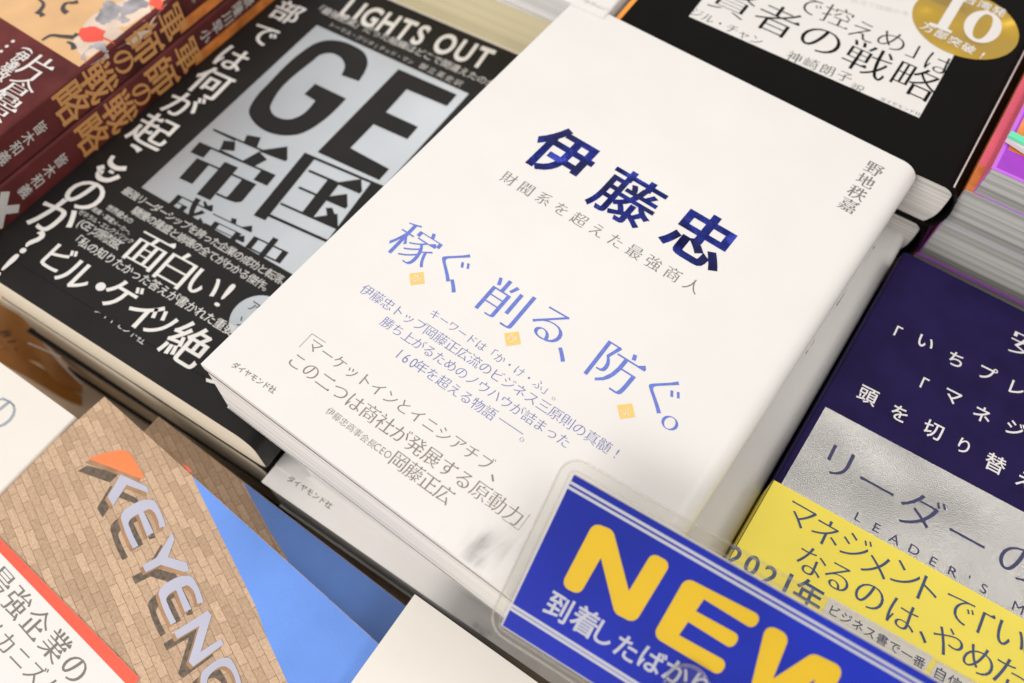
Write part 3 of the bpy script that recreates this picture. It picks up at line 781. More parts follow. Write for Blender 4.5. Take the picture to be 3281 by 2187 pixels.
leaf("shadow_leaf", [(-60, 1092, -106), (0, 1112, -109), (80, 1150, -113), (150, 1190, -118), (210, 1235, -123), (262, 1268, -127)],  # brown sheet standing in for the dark shadow under the band
     [(-60, 1150, -118), (0, 1165, -120), (80, 1205, -123), (150, 1245, -125.5), (210, 1280, -127.5), (262, 1300, -129)], 0.4, BROWN)
plb = Plane((B_[8] + B_[14])/2, B_[22] - B_[4], T_[12] - B_[12])
t = Print("band_lettering", plb, principled("brown_black_ink", (0.07, 0.03, 0.01), 0.6), root, e=1.2)
t.run("-BI-", (4, 1040), (62, 1112), 1.0, 'bold', size=6.5); t.build()

# ================================================================== maroon books (upper left)
G_M = "maroon history books stacked at the upper left"
am = 2.6
def maroon(z, un, label, full):
    # spine on the right; right hand lower corner placed so that the spine stands at un mm
    bx = np.array([un, 0.0])
    a = math.radians(am); W_, H_ = 128.0, 188.0
    o = bx + np.array([-math.cos(a), -math.sin(a)])*W_ + np.array([math.sin(a), -math.cos(a)])*8
    B = Book("maroon_book", label, "book", o, z, am, W_, H_, 16.2, MAROON, P_WHITE, r=1.4, over=0.6, fore=0.8, group=G_M, hollow=0.6)
    ps = Plane(B.P(W_, 0, 0), (0, 0, -1), B.y)         # spine: letters read down the book, their right side to the table
    ps.n = B.x.copy()
    return B, ps
M1, s1 = maroon(-2.6, -118.0, "upper maroon book with painted battle scene on its cover and bronze spine letters", True)
M2, s2 = maroon(-19.1, -117.8, "lower maroon book whose spine with bronze letters touches the black silver panel book", False)
for B, ps, T, A_, top, logo in ((M1, s1, ((544, 59), (464, 133), (394, 195), (317, 258), (230, 331)), ((136, 419), (24, 520)), ((624, 7), (680, -40)), (-45, 590)),
                          (M2, s2, ((600, 178), (520, 244), (457, 310), (384, 359), (300, 439)), ((206, 527), (91, 624)), ((666, 129), (802, 21)), (16, 686))):
    t = Print("spine_title_lettering", ps, BRONZE, B.root)
    vs = [ps.uv(p)[1] for p in T]
    for c, v, s_ in zip("軍師の戦略", vs, (13.5, 15.0, 11.0, 15.0, 15.0)): t.ch(c, (8.3, v), s_, 0, 'heavm', box=True, uv=True)
    t.build()
    t = Print("spine_author_lettering", ps, PALEINK, B.root)
    v0, v1 = ps.uv(A_[0])[1], ps.uv(A_[1])[1]
    print('AUTH', v0, v1, vs)
    for i, c in enumerate("皆木和義"): t.ch(c, (8.3, v0 + (v1 - v0)*i/3), min(7.4, abs(v1 - v0)/3*0.95), 0, 'semi', box=True, uv=True)
    t.build(); t = Print("spine_subtitle_lettering", ps, PALEINK, B.root)
    v0, v1 = ps.uv(top[0])[1], ps.uv(top[1])[1]
    for i, c in enumerate("小早川隆景"): t.ch(c, (6.5, v0 + (v1 - v0)*i/4), min(6.0, abs(v1 - v0)/4*0.95), 0, 'semi', box=True, uv=True)
    t.build()
    v = ps.uv(logo)[1]
    t = Print("spine_mark", ps, PALEINK, B.root)
    t.stroke([(3.0, v + 5), (13.5, v - 5)], 3.4, uv=True); t.build()
    t = Print("spine_mark_bar", ps, PALEINK, B.root, e=0.12); t.stroke([(12.5, v + 5), (4.0, v - 5)], 3.4, uv=True); t.build()
    orp = Print("spine_orange_strip", ps, RUST, B.root, e=0.04); v0 = ps.uv(T[0])[1]
    orp.poly([(10.5, v0 + 2), (15.0, v0 + 2), (15.0, v0 + 60), (10.5, v0 + 60)], uv=True); orp.build()
pm = M1.pl
t = M1.print("cover_picture", TAN, e=0.04)
e0, e1 = pm.uv((0, 55)), pm.uv((263, 219))
yl = lambda u: e0[1] + (e1[1] - e0[1])*(u - e0[0])/(e1[0] - e0[0])
t.poly([(0.5, yl(0.5)), (126.4, yl(126.4)), (126.4, 187), (0.5, 187)], uv=True); t.build()
INKGREY = principled("painted_blue_grey", (0.33, 0.31, 0.33), 0.5, var=0.5, vscale=160)
INKRED = principled("painted_red", (0.78, 0.08, 0.05), 0.5, var=0.2)
INKPALE = principled("painted_pale", (0.66, 0.52, 0.42), 0.5, var=0.2)
INKDARK = principled("painted_black", (0.05, 0.045, 0.05), 0.5)
def blob(P, c, r, ry, seed, n=16):
    rr = random.Random(seed); a = pm.uv(c)
    P.e += 0.006
    P.poly([a + np.array([r*math.cos(q*2*math.pi/n), ry*math.sin(q*2*math.pi/n)])*(0.75 + 0.5*rr.random()) for q in range(n)], uv=True)
t = M1.print("painted_pale_figures", INKPALE, e=0.07)
for i, (c, r, ry) in enumerate((((372, 80), 11, 9), ((330, 100), 8, 5), ((425, 40), 9, 8), ((290, 150), 9, 4), ((470, 25), 6, 9))): blob(t, c, r, ry, i)
t.build()
t = M1.print("painted_grey_figures", INKGREY, e=0.12)
for i, (c, r, ry) in enumerate((((345, 45), 4, 3), ((360, 25), 5, 2.5), ((420, 20), 3, 5), ((440, 8), 4, 3), ((330, 62), 3, 2), ((300, 170), 3.5, 5), ((322, 150), 3, 1.4), ((395, 62), 2.4, 1.6))): blob(t, c, r, ry, 20 + i)
t.build()
t = M1.print("painted_red_figures", INKRED, e=0.19)
blob(t, (297, 112), 5.5, 3.6, 41); blob(t, (500, 10), 3.5, 2.4, 42); t.stroke([(310, 115), (345, 128), (365, 138)], 1.2, taper=(1, 0.3)); t.build()
t = M1.print("painted_dark_branches", INKDARK, e=0.24)
for pts in (((120, -5), (140, 15), (128, 35), (118, 45)), ((128, 38), (138, 52)), ((235, 8), (210, 12), (202, 30), (215, 42)), ((135, 130), (160, 115), (200, 117), (238, 120)), ((238, 120), (248, 108)), ((215, 135), (232, 142), (238, 158)), ((225, 12), (250, 6))):
    t.stroke(pts, 1.5, taper=(0.5, 1.4)); t.e += 0.006
t.build()
t = M1.print("cover_lettering", WHITEINK)
t.ch("片", (118, 217), 12.5, 2, 'minb', box=True); t.ch("倉", (56, 286), 12.5, 2, 'minb', box=True); t.ch("景", (6, 344), 12.5, 2, 'minb', box=True)
for c, p in (("(", (90, 160)), ("伊", (68, 182)), ("達", (36, 210)), ("政", (6, 240)), ("・", (42, 132)), ("・", (22, 148)), ("・", (4, 164))): t.ch(c, p, 5.6, 2 if c != "(" else -88, 'bold', box=(c != "・"))
t.build()

# ================================================================== books behind, top centre
TB = Book("tan_book", "book with yellowed page edges standing behind the black silver panel book", "book", (-104, 175.0), -11.5, 6.0, 128, 175, 22.8, WHITE2, P_YELL, r=1.2, over=0.3, fore=0.6, th=0.5)
WB = Book("white_book", "white book at the top edge with faint grey lettering and grey page edges", "book", (-112, 178.6), 1.0, 3.6, 126.5, 175, 12.0, WHITE, P_GREY, r=1.2, over=0.8, fore=0.8, th=1.0)
t = WB.print("cover_lettering", PALEINK); t.run("世界の仕組み", (1880, 5), (1985, 45), 1.0, 'thin'); t.stroke([(1862, -5), (1935, 30)], 0.25); t.build()

# ================================================================== black book, upper right
G_B = "black hardback books stacked at the upper right"
ab = 2.8; aa = math.radians(ab)
WBk = 135.0
br = np.array([150.7, 191.6])
def blk(z, dx, dy, label):
    o = br + np.array([dx, dy]) - np.array([math.cos(aa), math.sin(aa)])*WBk
    return Book("black_hardback_book", label, "book", o, z, ab, WBk, 190, 21.0, BLACKSLICK, P_WHITE, r=6.5, over=2.0, fore=2.5, th=0.6, group=G_B, bulge=1.2, hollow=1.5)
K1 = blk(-3.0, 0, 0, "black hardback with white title label and round gold badge, at the upper right")
K2 = blk(-24.3, -2.0, 1.0, "lower black hardback, a sliver of its rounded spine below the gold badge book")
pk = K1.pl
t = K1.print("orange_edge_strip", ORANGE, e=0.04); t.poly([(0.0, 0), (1.9, 0), (1.9, 189.6), (0.0, 189.6)], uv=True); t.build()
t = K1.print("white_label", WHITEINK, e=0.04)
la, lb = pk.uv((2207, 52)), pk.uv((2945, 377))
t.poly([la, lb, lb + [-0.6, 62], la + [-0.6, 62]], uv=True); t.build()
t = K1.print("title_lettering", BLACKSLICK, e=0.10)
t.run("賢者の戦略", (2352, 3), (2931, 258), 0.98, 'min'); t.build()
t = K1.print("upper_line_lettering", BLACKSLICK, e=0.10)
for c, p in (("で", (2589, 18)), ("控", (2683, 52)), ("え", (2767, 100)), ("め", (2858, 130)), ("」", (2924, 162)), ("は", (3011, 206))): t.ch(c, p, 12.0, 2, 'minl', box=True)
t.build()
t = K1.print("small_lettering", PALEINK, e=0.10); t.run("台湾で話題の本", (2738, 3), (2900, 42), 1.0, 'thin'); t.build()
t = K1.print("author_lettering", BLACKSLICK, e=0.10)
t.run("ジル・チャン", (2229, 44), (2421, 131), 1.05, 'minl', dy=0.12); t.run("神崎朗子", (2544, 186), (2704, 248), 0.92, 'minl', dy=0.1); t.run("訳", (2746, 283), (2750, 284), 1.0, 'minl', size=5.0, ang=2)
t.run("ダイヤモンド社", (2828, 320), (2940, 366), 1.0, 'minl', dy=0.15); t.build()
t = K1.print("gold_badge", GOLD, e=0.16)
ce = pk.uv((3092, 77)); Rb = 19.4
t.poly([ce + Rb*np.array([math.cos(q*math.pi/32), math.sin(q*math.pi/32)*0.93]) for q in range(64)], uv=True); t.build()
t = K1.print("badge_lettering", WHITEINK, e=0.22)
c0_ = pk.uv((3148, 86))
t.poly([c0_ + np.array([6.5*math.cos(q*math.pi/24), 9.4*math.sin(q*math.pi/24)]) for q in range(48)], uv=True,
       holes=[[tuple(c0_ + np.array([2.7*math.copysign(abs(math.cos(q*math.pi/16))**0.8, math.cos(q*math.pi/16)), 7.6*math.sin(q*math.pi/16)])) for q in range(31, -1, -1)]])
t.poly([ce + np.array(p) for p in ((-11.2, -8.0), (-2.6, -8.0), (-2.6, -6.6), (-4.6, -6.3), (-4.6, 13.6), (-8.2, 13.6), (-10.8, 10.9), (-8.4, 10.9), (-8.4, -6.3), (-11.2, -6.6))], uv=True)
t.run("万部突破!", (2972, 90), (3147, 178), 0.92, 'bold'); t.run("台湾発", (3108, 0), (3200, 37), 0.95, 'bold'); t.build()

# ================================================================== magazines at the right edge
G_Z = "thick magazines stacked at the right edge"
def mag(label, u, v, z, t_, cover, spine):
    return Book("magazine", label, "magazine", (u, v), z, 2.6, 150, 190, t_, cover, P_MAG, side='L', r=0.5, over=0.15, fore=0.5, th=0.25, group=G_Z, hollow=0.5, spine_mat=spine)
Z1 = mag("top magazine with purple and orange cover and lilac rim at the right edge", 153.6, 195.4, 8.0, 12.0, LILAC, PINK)
Z2 = mag("second magazine down, pink and rust orange border showing beside the black hardback", 151.2, 195.2, -4.2, 16.6, PALEBLUE, RUST)
Z3 = mag("third magazine down with pale blue cover edge in the right stack", 151.4, 195.6, -21.0, 20.0, LILAC, RUST)
Z4 = mag("lowest magazine of the right stack above the navy book", 150.6, 195.2, -41.2, 31.0, LILAC, RUST)
t = Z1.print("cover_picture", PURPLE, e=0.05); t.poly([(1.3, 1.2), (148, 1.2), (148, 188), (1.3, 188)], uv=True); t.build()
t = Z1.print("cover_orange_picture", RUST, e=0.09); t.poly([(2.0, 10.5), (60, 8.5), (60, 74), (2.0, 74)], uv=True); t.build()
t = Z2.print("pink_border", PINK, e=0.04); t.poly([(0.0, 13), (6, 13), (6, 189), (0.0, 189)], uv=True); t.build()
t = Z2.print("rust_border", RUST, e=0.04); t.poly([(0.0, 0), (6, 0), (6, 13), (0.0, 13)], uv=True); t.build()
t = Z3.print("blue_border", PALEBLUE, e=0.04); t.poly([(0.0, 0), (148, 0), (148, 6), (0.0, 6)], uv=True); t.build()
# thin green booklet lying on the magazines
q0 = at(3226, 440, 10.2)
rootg = thing("green_booklet", "mint green edged booklet wedged across the purple magazine cover at the right edge", "booklet", (q0[0] + 40, q0[1] + 30, 8.6))
V, F = [], []
def sheet(parent, name, o, ang, w, h, z0, z1, mat, lift=0.0):
    a = math.radians(ang); x = np.array([math.cos(a), math.sin(a), 0]); y = np.array([-math.sin(a), math.cos(a), 0]); o = np.array(o, float)
    V = []
    for zz in (z1, z0):
        for (u, v, l) in ((0, 0, lift), (w, 0, 0), (w, h, 0), (0, h, lift)): V.append(o + x*u + y*v + np.array([0, 0, zz + l]))
    return mesh(name, V, [(3, 2, 1, 0), (4, 5, 6, 7), (0, 1, 5, 4), (1, 2, 6, 5), (2, 3, 7, 6), (3, 0, 4, 7)], mat, parent)
sheet(rootg, "cover", (q0[0], q0[1], 0), -2.0, 80, 2.6, 11.2, 10.4, GREEN, 0.0)
sheet(rootg, "page_block", (q0[0] + 0.2, q0[1] - 0.1, 0), -12.0, 80, 2.4, 10.2, 8.6, P_GREY, 0.0)

# ================================================================== navy book (right)
NZ = -26.0; an = 3.6
on = at(2460, 1528, NZ)
a = math.radians(an); X = np.array([math.cos(a), math.sin(a)]); Y = np.array([-math.sin(a), math.cos(a)])
tl = at(2895, 803, NZ)
NH = 178.0; NWd = 128.0
lf = tl[:2] - Y*NH + np.array([0.35, 0])
# the left edge leans by less than the lines of print
oN = np.array([147.0 + 3.4, tl[1] - NH])
NB = Book("navy_book", "dark navy book with silver foil panel and yellow paper band at the right", "book", (tl[0] + 0.3 + NH*math.sin(math.radians(1.6)), tl[1] - NH), NZ, 1.6, NWd, NH, 28.0,
          NAVY, P_WHITE, r=1.2, over=0.5, fore=0.7, side='L')
pn0 = NB.pl
pn = flat(NZ, an, (NB.o[0], NB.o[1]))
t = NB.print("silver_panel", SILVER, e=0.05)
t.poly([(2645, 1303), (3420, 1715), (3420, 2080), (2490, 1573)]); t.build()
# yellow paper band wraps the lower part
yb0, yb1 = pn0.uv((2466, 1531)), pn0.uv((3280, 1985))
V = []
for e_ in (0.30, 0.02):
    V += [pn0.pt(-0.3, 0.0, e_), pn0.pt(NWd, 0.0, e_), pn0.pt(NWd, lin(yb0, yb1, NWd), e_), pn0.pt(-0.3, lin(yb0, yb1, -0.3), e_)]
mesh("paper_band", V, [(0, 1, 2, 3), (7, 6, 5, 4), (0, 4, 5, 1), (1, 5, 6, 2), (2, 6, 7, 3), (3, 7, 4, 0)], YELLOW, NB.root)
NB.slab("band_fold", -0.3 - 0.22 if False else NWd - 0.0, NWd + 0.25, 0.0, float(lin(yb0, yb1, 0)), 0.30, -26, YELLOW, side='L')
t = Print("silver_grey_lettering", pn, principled("silver_white_ink", (0.66, 0.63, 0.62), 0.45, var=0.04), NB.root)
for c, p in (("「", (2878, 1062)), ("い", (2966, 1097)), ("ち", (3062, 1151)), ("プ", (3165, 1195)), ("レ", (3258, 1245)),
             ("「", (2962, 1228)), ("マ", (3052, 1272)), ("ネ", (3147, 1327)), ("ジ", (3252, 1373)),
             ("頭", (2781, 1267)), ("を", (2882, 1324)), ("切", (2989, 1377)), ("り", (3088, 1429)), ("替", (3189, 1485)), ("え", (3285, 1540))):
    t.ch(c, p, 6.6 if c in "頭切替" else 6.3 if c != "り" else 5.8, 0, 'semi', box=(c != "・"), sx=0.95)
t.ch("安", (3288, 1108), 11, 0, 'minb', box=True)
t.build()
t = Print("panel_title_lettering", pn, NAVYINK, NB.root, e=0.10)
for c, p, s_ in (("リ", (2687, 1481), 12.5), ("ー", (2809, 1557), 13), ("ダ", (2950, 1640), 14), ("ー", (3098, 1724), 13), ("の", (3266, 1806), 13.5)): t.ch(c, p, s_, 0, 'min', box=True)
for c, p in zip("LEADER'SM", ((2751, 1657), (2809, 1691), (2866, 1727), (2929, 1762), (2990, 1799), (3053, 1832), (3106, 1849), (3152, 1886), (3262, 1947))):
    t.ch(c, p, 4.0, 0, 'reg', box=True, sx=1.15)
t.build()
pb = flat(NZ + 0.32, an, (NB.o[0], NB.o[1]))
t = Print("band_lettering", pb, principled("teal_navy_ink", (0.03, 0.06, 0.16), 0.5), NB.root)
for c, p in (("マ", (2565, 1655)), ("ネ", (2648, 1706)), ("ジ", (2741, 1752)), ("メ", (2808, 1811)), ("ン", (2903, 1845)), ("ト", (2976, 1893)), ("で", (3072, 1953)), ("「", (3160, 1999)), ("い", (3238, 2041)), ("い", (3325, 2088)),
             ("な", (2600, 1800)), ("る", (2685, 1848)), ("の", (2786, 1910)), ("は", (2893, 1972)), ("、", (2957, 2041)), ("や", (3036, 2056)), ("め", (3137, 2114)), ("た", (3235, 2160))):
    t.ch(c, p, 9.6 if c not in "「、" else 10.5, 0, 'min', box=True)
t.build()
t = Print("year_lettering", pb, principled("teal_navy_ink", (0.03, 0.06, 0.16), 0.5), NB.root)
for c, p in (("2", (2353, 1782)), ("0", (2409, 1811)), ("2", (2465, 1846)), ("1", (2524, 1868)), ("年", (2591, 1905))): t.ch(c, p, 8.4, 0, 'bold', box=True)
t.build()
t = Print("white_caption_box", pb, WHITEINK, NB.root, e=0.05)
t.poly([(2660, 1912), (2990, 2103), (2950, 2170), (2620, 1985)]); t.poly([(3005, 2118), (3300, 2290), (3270, 2360), (2965, 2180)]); t.build()
t = Print("caption_lettering", pb, NAVYINK, NB.root, e=0.11)
t.run("ビジネス書で一番", (2672, 1958), (2945, 2120), 0.95, 'semi'); t.run("自信の一冊", (3012, 2160), (3200, 2270), 0.95, 'semi'); t.build()

# ================================================================== plain white books in front
pf = at(1329, 1903, -43)
FA = Book("plain_white_book", "blank cream white book cut off by the bottom edge in the middle", "book", (pf[0] + 0.4, pf[1] - 90), -43.0, 2.2, 128, 90.5, 6.9, WHITE2, P_WHITE, r=1.0, over=0.4, fore=0.8, th=0.6)
# place its upper left corner where the photo shows it
sh = np.array(FA.P(0, 90.5, 0)) - pf
for o in [FA.root]: o.location.x -= sh[0]/1000; o.location.y -= sh[1]/1000
pl_ = at(240, 1334, -48.6)
FL = Book("plain_white_book", "white book at the left edge with a grey round character, beside the brick wall book", "book", (pl_[0] - 128, pl_[1] - 150), -48.6, 2.9, 128, 150, 22, WHITE2, P_WHITE, r=1.0, over=0.4, fore=0.8, th=0.6)
sh = np.array(FL.P(128, 150, 0)) - pl_
FL.root.location.x -= sh[0]/1000; FL.root.location.y -= sh[1]/1000
FL.o -= np.array([sh[0], sh[1], 0]); FL.pl.o = FL.o.copy()
t = FL.print("cover_lettering", principled("blue_grey_ink2", (0.30, 0.33, 0.38), 0.5))
t.ch("の", (-8, 1322), 15, 3, 'min', box=True); t.stroke([(5, 1271), (48, 1300)], 0.15); t.build()

# ================================================================== book with the brick wall photograph
G_K = "books with a brick wall photo at the lower left"
def key_book(z, corner, ak, label, th_):
    c = at(corner[0], corner[1], z); a = math.radians(ak); H_ = 120.0
    o = np.array([c[0], c[1]]) - np.array([-math.sin(a), math.cos(a)])*H_
    return Book("brick_cover_book", label, "book", o, z, ak, 150, H_, th_, BRICK, P_WHITE, r=1.0, over=0.4, fore=0.8, th=0.5, group=G_K)
KA = key_book(-50.0, (335, 1270), -2.6, "upper brick wall cover book with orange topped letters and a red striped white band", 16.2)
KB = key_book(-66.5, (509, 1334), 0.8, "lower brick wall cover book, its blue and brick edge sticking out behind", 31.4)
pk_ = KA.pl; y0 = lambda x, y: (x/2.867, 1094 + y/2.8695); y1 = lambda x, y: (x/2.867, 1640 + y/2.867)
t = KA.print("sky_print", SKY, e=0.04)
top = KA.h - 0.15
bd = [(600, 1490), (612, 1516), (641, 1580), (671, 1640), (745, 1790), (820, 1943), (850, 2030), (921, 2187), (975, 2310)]
bu = [pk_.uv(p) for p in bd]
t.poly([(bu[0][0] - 0.6, top)] + [tuple(b) for b in bu] + [(148.8, bu[-1][1]), (148.8, top)], uv=True); t.build()
t = KA.print("coral_tip_print", CORAL, e=0.09); t.poly([(584, 1485), (600, 1494), (618, 1514), (605, 1510)]); t.build()
E2 = [y1(1460, 735), y1(1485, 690), y1(1560, 635), y1(1690, 586), y1(1760, 595), y1(1803, 655), y1(1872, 830) + (1,), y1(1815, 845) + (1,), y1(1750, 690), y1(1725, 675), y1(1668, 695) + (1,), y1(1760, 890) + (1,), y1(1700, 922) + (1,), y1(1620, 718) + (1,),
      y1(1548, 765), y1(1530, 800), y1(1545, 850), y1(1620, 1010) + (1,), y1(1570, 1036) + (1,), y1(1475, 810)]
E1 = [(p[0] - 121, p[1] - 244) + tuple(p[2:]) for p in E2]
YY = [y1(1580, 190), y1(1605, 250), y1(1545, 415), y1(1715, 465), y1(1740, 545), y1(1690, 550), y1(1480, 485), y1(1340, 555), y1(1310, 490), y1(1440, 420)]
NN = [y1(1910, 905), y1(1945, 950), y1(1845, 1285), y1(2030, 1165), y1(2055, 1215), y1(1775, 1420), y1(1735, 1375), y1(1835, 1045), y1(1630, 1165), y1(1600, 1105)]
C_ = [y1(1855, 1640) + (1,), y1(1843, 1530), y1(1860, 1470), y1(1910, 1420), y1(2075, 1337), y1(2115, 1345), y1(2145, 1385), y1(2235, 1640) + (1,), y1(2180, 1640) + (1,), y1(2095, 1430), y1(2065, 1418), y1(1935, 1490), y1(1910, 1530), y1(1920, 1640) + (1,)]
KC = [y0(1110, 1222), y0(1355, 1335), y0(1372, 1395), y0(1165, 1318), y0(1040, 1512), y0(990, 1425)]
TRI = [y0(815, 1078), y0(940, 1030), y0(1120, 995), y0(1200, 1030), y0(1328, 1245), y0(1300, 1262)]
def shift(P, dx, dy): return [(p[0] + dx, p[1] + dy) + tuple(p[2:]) for p in P]
sh_ = KA.print("letter_shadow_print", LETTERSHADE, e=0.08); si = KA.print("letter_side_print", LETTERSIDE, e=0.12); fa = KA.print("cover_lettering", LETTERFACE, e=0.16)
for P, sm in ((E1, 1), (YY, 0), (E2, 1), (NN, 0), (C_, 1), (KC, 0)):
    sh_.poly(shift(P, -34, 37), smooth=bool(sm)); si.poly(shift(P, -9, 10), smooth=bool(sm)); fa.poly(P, smooth=bool(sm))
    sh_.e += 0.004; si.e += 0.004; fa.e += 0.004
sh_.poly([y0(715, 1190), y0(800, 1140), y0(1090, 1215), y0(1010, 1295)]); si.poly(shift(TRI, -13, 11))
sh_.build(); si.build(); fa.build()
t = KA.print("coral_triangle_print", principled("orange_letter_print", (0.92, 0.21, 0.07), 0.4, var=0.05), e=0.19); t.poly(TRI); t.build()
# white paper band with its red stripe over the lower cover
r0, r1 = pk_.uv((0, 1722)), pk_.uv((440, 2163)); w0, w1 = pk_.uv((0, 1769)), pk_.uv((401, 2187))
KBAND = 0.30
V = []
for e_ in (KBAND, 0.22):
    V += [pk_.pt(0.0, 0, e_), pk_.pt(127, 0, e_), pk_.pt(127, lin(r0, r1, 127), e_), pk_.pt(0.0, lin(r0, r1, 0.0), e_)]
uend = pk_.uv((452, 2170))[0]
V = []
for e_ in (KBAND, 0.20):
    V += [pk_.pt(-0.2, 0, e_), pk_.pt(uend, 0, e_), pk_.pt(uend, lin(r0, r1, uend), e_), pk_.pt(-0.2, lin(r0, r1, -0.2), e_)]
mesh("paper_band", V, [(0, 1, 2, 3), (7, 6, 5, 4), (0, 4, 5, 1), (1, 5, 6, 2), (2, 6, 7, 3), (3, 7, 4, 0)], WHITE, KA.root)
pkb = Plane(KA.o + np.array([0, 0, KBAND]), KA.x, KA.y)
t = Print("red_stripe_print", pkb, CORAL, KA.root, e=0.05)
t.poly([(-0.2, lin(w0, w1, -0.2)), (uend, lin(w0, w1, uend)), (uend, lin(r0, r1, uend) - 0.03), (-0.2, lin(r0, r1, -0.2) - 0.03)], uv=True); t.build()
t = Print("band_lettering", pkb, GREYINK2, KA.root)
t.run("最強企業の", (-2, 1862), (241, 2139), 0.92, 'minb'); t.run("メカニズム", (-24, 2012), (160, 2203), 0.96, 'minb'); t.build()
# lower copy: the same print along its visible edge
pq = KB.pl
t = KB.print("sky_print", SKY, e=0.04)
bd = [pq.uv(p) for p in ((772, 1528), (790, 1566), (864, 1700), (921, 1790), (985, 1925))]
t.poly([(bd[0][0] - 2.0, KB.h - 0.15)] + [tuple(b) for b in bd] + [(148.8, bd[-1][1]), (148.8, KB.h - 0.15)], uv=True); t.build()

# ================================================================== NEW sign in its clear sleeve
sTL, sBL = at(1839, 1521, 18.0), at(1610, 2003, 1.2)
gx = np.array([math.cos(math.radians(5.0)), math.sin(math.radians(5.0)), 0.0])
PS = Plane(sBL, gx, sTL - sBL)
SW = 150.0; uTL = PS.uv((1839, 1521)); SH = uTL[1]
root = thing("sale_sign", "blue and yellow NEW sign in a clear plastic sleeve propped over the white book", "sign", PS.pt(SW/2, -30, -2))
def plate(name, P, pts, e0, e1, mat, parent, bevel=0):
    n = len(pts); V = [P.pt(p[0], p[1], e) for e in (e0, e1) for p in pts]
    F = [tuple(range(n - 1, -1, -1)), tuple(range(n, 2*n))] + [(i, (i+1) % n, n + (i+1) % n, n + i) for i in range(n)]
    o = mesh(name, V, F, mat, parent)
    if bevel: set_bevel(o, bevel)
    return o
def rrect(x0, y0, x1, y1, r, k=8):
    out = []
    for cx, cy, q0_ in ((x1 - r, y0 + r, -90), (x1 - r, y1 - r, 0), (x0 + r, y1 - r, 90), (x0 + r, y0 + r, 180)):
        for i in range(k + 1):
            q = math.radians(q0_ + 90*i/k); out.append((cx + r*math.cos(q), cy + r*math.sin(q)))
    return out
dx = uTL[0]
board = plate("board", PS, [(0, 0), (SW, 0), (SW + dx, SH), (dx, SH)], -0.5, 0.0, SIGNBLUE, root)
whiteedge = plate("board_edge", PS, [(-0.45, -0.4), (SW + .4, -0.4), (SW + dx + .4, SH + 0.45), (dx - 0.45, SH + 0.45)], -0.62, -0.55, WHITEINK, root)
def ins(x0, y0, x1, y1, r): return [(p[0] + dx*(p[1]/SH), p[1]) for p in rrect(x0, y0, x1, y1, r)]
outer = ins(-3.6, -2.4, SW + 3.4, SH + 4.0, 5.0)
plate("sleeve", PS, outer, -1.0, 0.9, CLEAR, root)
def tube(name, P, pts, rad, e, mat, parent, k=6):
    n = len(pts); V = []; F = []
    C3 = [P.pt(p[0], p[1], e) for p in pts]
    for i in range(n):
        d = C3[(i+1) % n] - C3[i-1]; d = d/np.linalg.norm(d); sd = np.cross(d, P.n)
        for j in range(k):
            q = 2*math.pi*j/k; V.append(C3[i] + rad*(math.cos(q)*sd + math.sin(q)*P.n))
    for i in range(n):
        for j in range(k): F.append((i*k + j, i*k + (j+1) % k, ((i+1) % n)*k + (j+1) % k, ((i+1) % n)*k + j))
    return mesh(name, V, F, mat, parent, smooth=True)
tube("sleeve_rim", PS, ins(-3.6, -2.4, SW + 3.4, SH + 4.0, 5.0), 0.32, 0.0, CLEARRIM, root)
tube("sleeve_seam", PS, ins(-1.1, -0.9, SW + 1.2, SH + 1.2, 1.8), 0.30, 0.1, CLEARRIM, root)
t = Print("line_print", PS, SIGNGREY, root, e=0.05)
yt1, yt2 = PS.uv((1830, 1546)), PS.uv((1823, 1561)); yb1_, yb2_ = PS.uv((1641, 1938)), PS.uv((1636, 1949))
for y in (yt1[1], yt2[1], yb1_[1], yb2_[1]):
    f = y/SH; t.poly([(dx*f, y - 0.36), (SW + dx*f, y - 0.36), (SW + dx*f, y + 0.36), (dx*f, y + 0.36)], uv=True)
t.build()
z7 = lambda x, y, *k: (1640 + x/2.867, 1640 + y/2.867) + k
z8 = lambda x, y, *k: (2460 + x/2.866, 1640 + y/2.866) + k
t = Print("big_lettering", PS, SIGNYELLOW, root, e=0.06)
f7 = lambda L: [(1640 + p[0]/2.867, 1640 + p[1]/2.867) for p in fillet(L)]
f8 = lambda L: [(2460 + p[0]/2.866, 1640 + p[1]/2.866) for p in fillet(L)]
t.poly(f7([(448, 678, 75), (752, 95, 75), (930, 165, 85), (1075, 725, 0), (1288, 372, 60), (1465, 468, 65), (1128, 1025, 75), (945, 930, 85), (818, 420, 0), (622, 762, 65)]))
t.poly(f7([(1598, 598, 75), (2300, 957, 60), (2215, 1078, 60), (1765, 800, 0), (1690, 910, 0), (2105, 1138, 55), (2020, 1258, 55), (1620, 1008, 0), (1535, 1130, 0), (1985, 1378, 60), (1905, 1505, 60), (1290, 1138, 80)]))
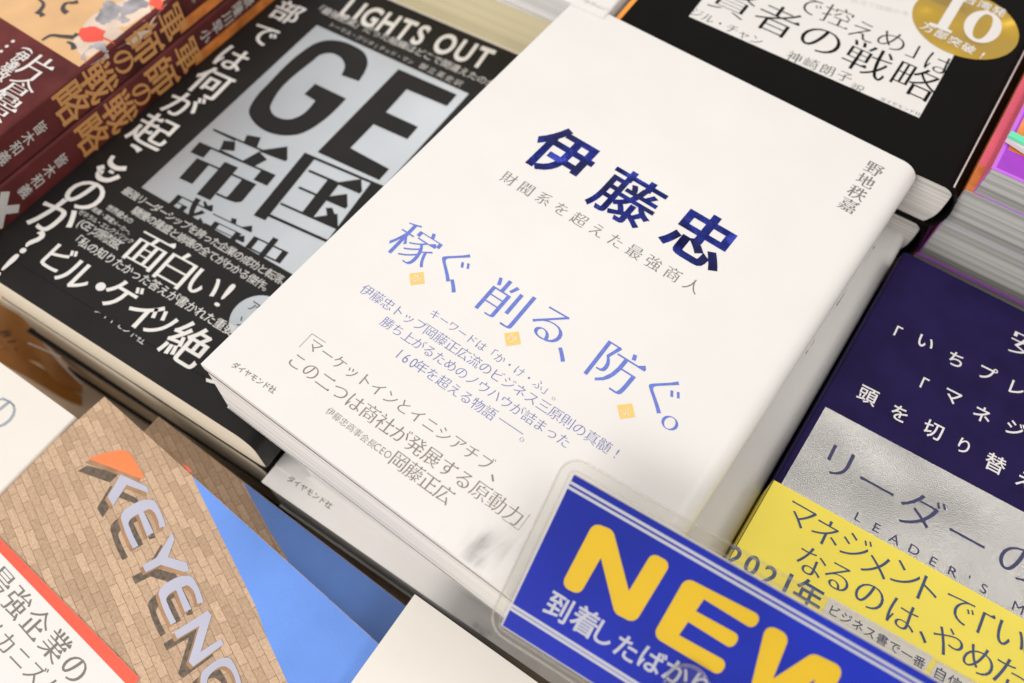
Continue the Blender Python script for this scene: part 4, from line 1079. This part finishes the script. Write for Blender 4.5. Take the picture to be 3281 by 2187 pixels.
q8 = lambda x, y: PS.uv((2460 + x/2.866, 1640 + y/2.866))
wA, wB, wN, wC, wD, wM = q8(-14, 1018), q8(205, 1135), q8(48, 1530), q8(415, 1292), q8(705, 1430), q8(435, 1535)
wS = np.array([((wC + wD)/2 - (wA + wB)/2)[0], 0.0]); wb = PS.uv(z7(1128, 1025))[1]; hw = (wB - wA)[0]*0.52
t.poly(fillet([(*wA, 1.9), (*wB, 1.9), (*wN, 0), (*wC, 1.9), (*wD, 1.9), (*(wN + wS), 0), (*(wA + 2*wS), 1.9), (*(wB + 2*wS), 1.9),
               (wN[0] + wS[0] + hw, wb, 1.9), (wN[0] + wS[0] - hw, wb, 1.9), (*wM, 0), (wN[0] + hw, wb, 1.9), (wN[0] - hw, wb, 1.9)]), uv=True)
t.build()
t = Print("small_lettering", PS, SIGNGREY, root, e=0.05)
for c, p in (("到", (1790, 1944)), ("着", (1874, 1989)), ("し", (1938, 2031)), ("た", (2008, 2076)), ("ば", (2090, 2115)), ("か", (2168, 2156)), ("り", (2240, 2200))): t.ch(c, p, 6.9 if c in "到着" else 6.2, 0, 'bold', box=True)
t.build()
# clear round clip that carries the sign on a post standing on the riser
cc = PS.uv((2200, 2195)); cd_ = [(cc[0] + 5.0*math.cos(q*math.pi/20), cc[1] + 5.0*math.sin(q*math.pi/20)) for q in range(40)]
plate("clip", PS, cd_, 0.95, 2.6, CLEAR, root, bevel=0.0004)
tube("clip_rim", PS, cd_, 0.4, 2.6, CLEARRIM, root)
pb_ = PS.pt(cc[0], cc[1] - 4, -1.5)
V = []
for zz in (pb_[2], -72.0):
    for q in range(8): V.append(np.array([pb_[0] + 1.5*math.cos(q*math.pi/4), pb_[1] + 1.5*math.sin(q*math.pi/4), zz]))
mesh("clip_post", V, [tuple(range(8)), tuple(range(15, 7, -1))] + [(i, 8 + i, 8 + (i+1) % 8, (i+1) % 8) for i in range(8)], CLEARRIM, root)

COL.objects.unlink(_tmpo); bpy.data.objects.remove(_tmpo)
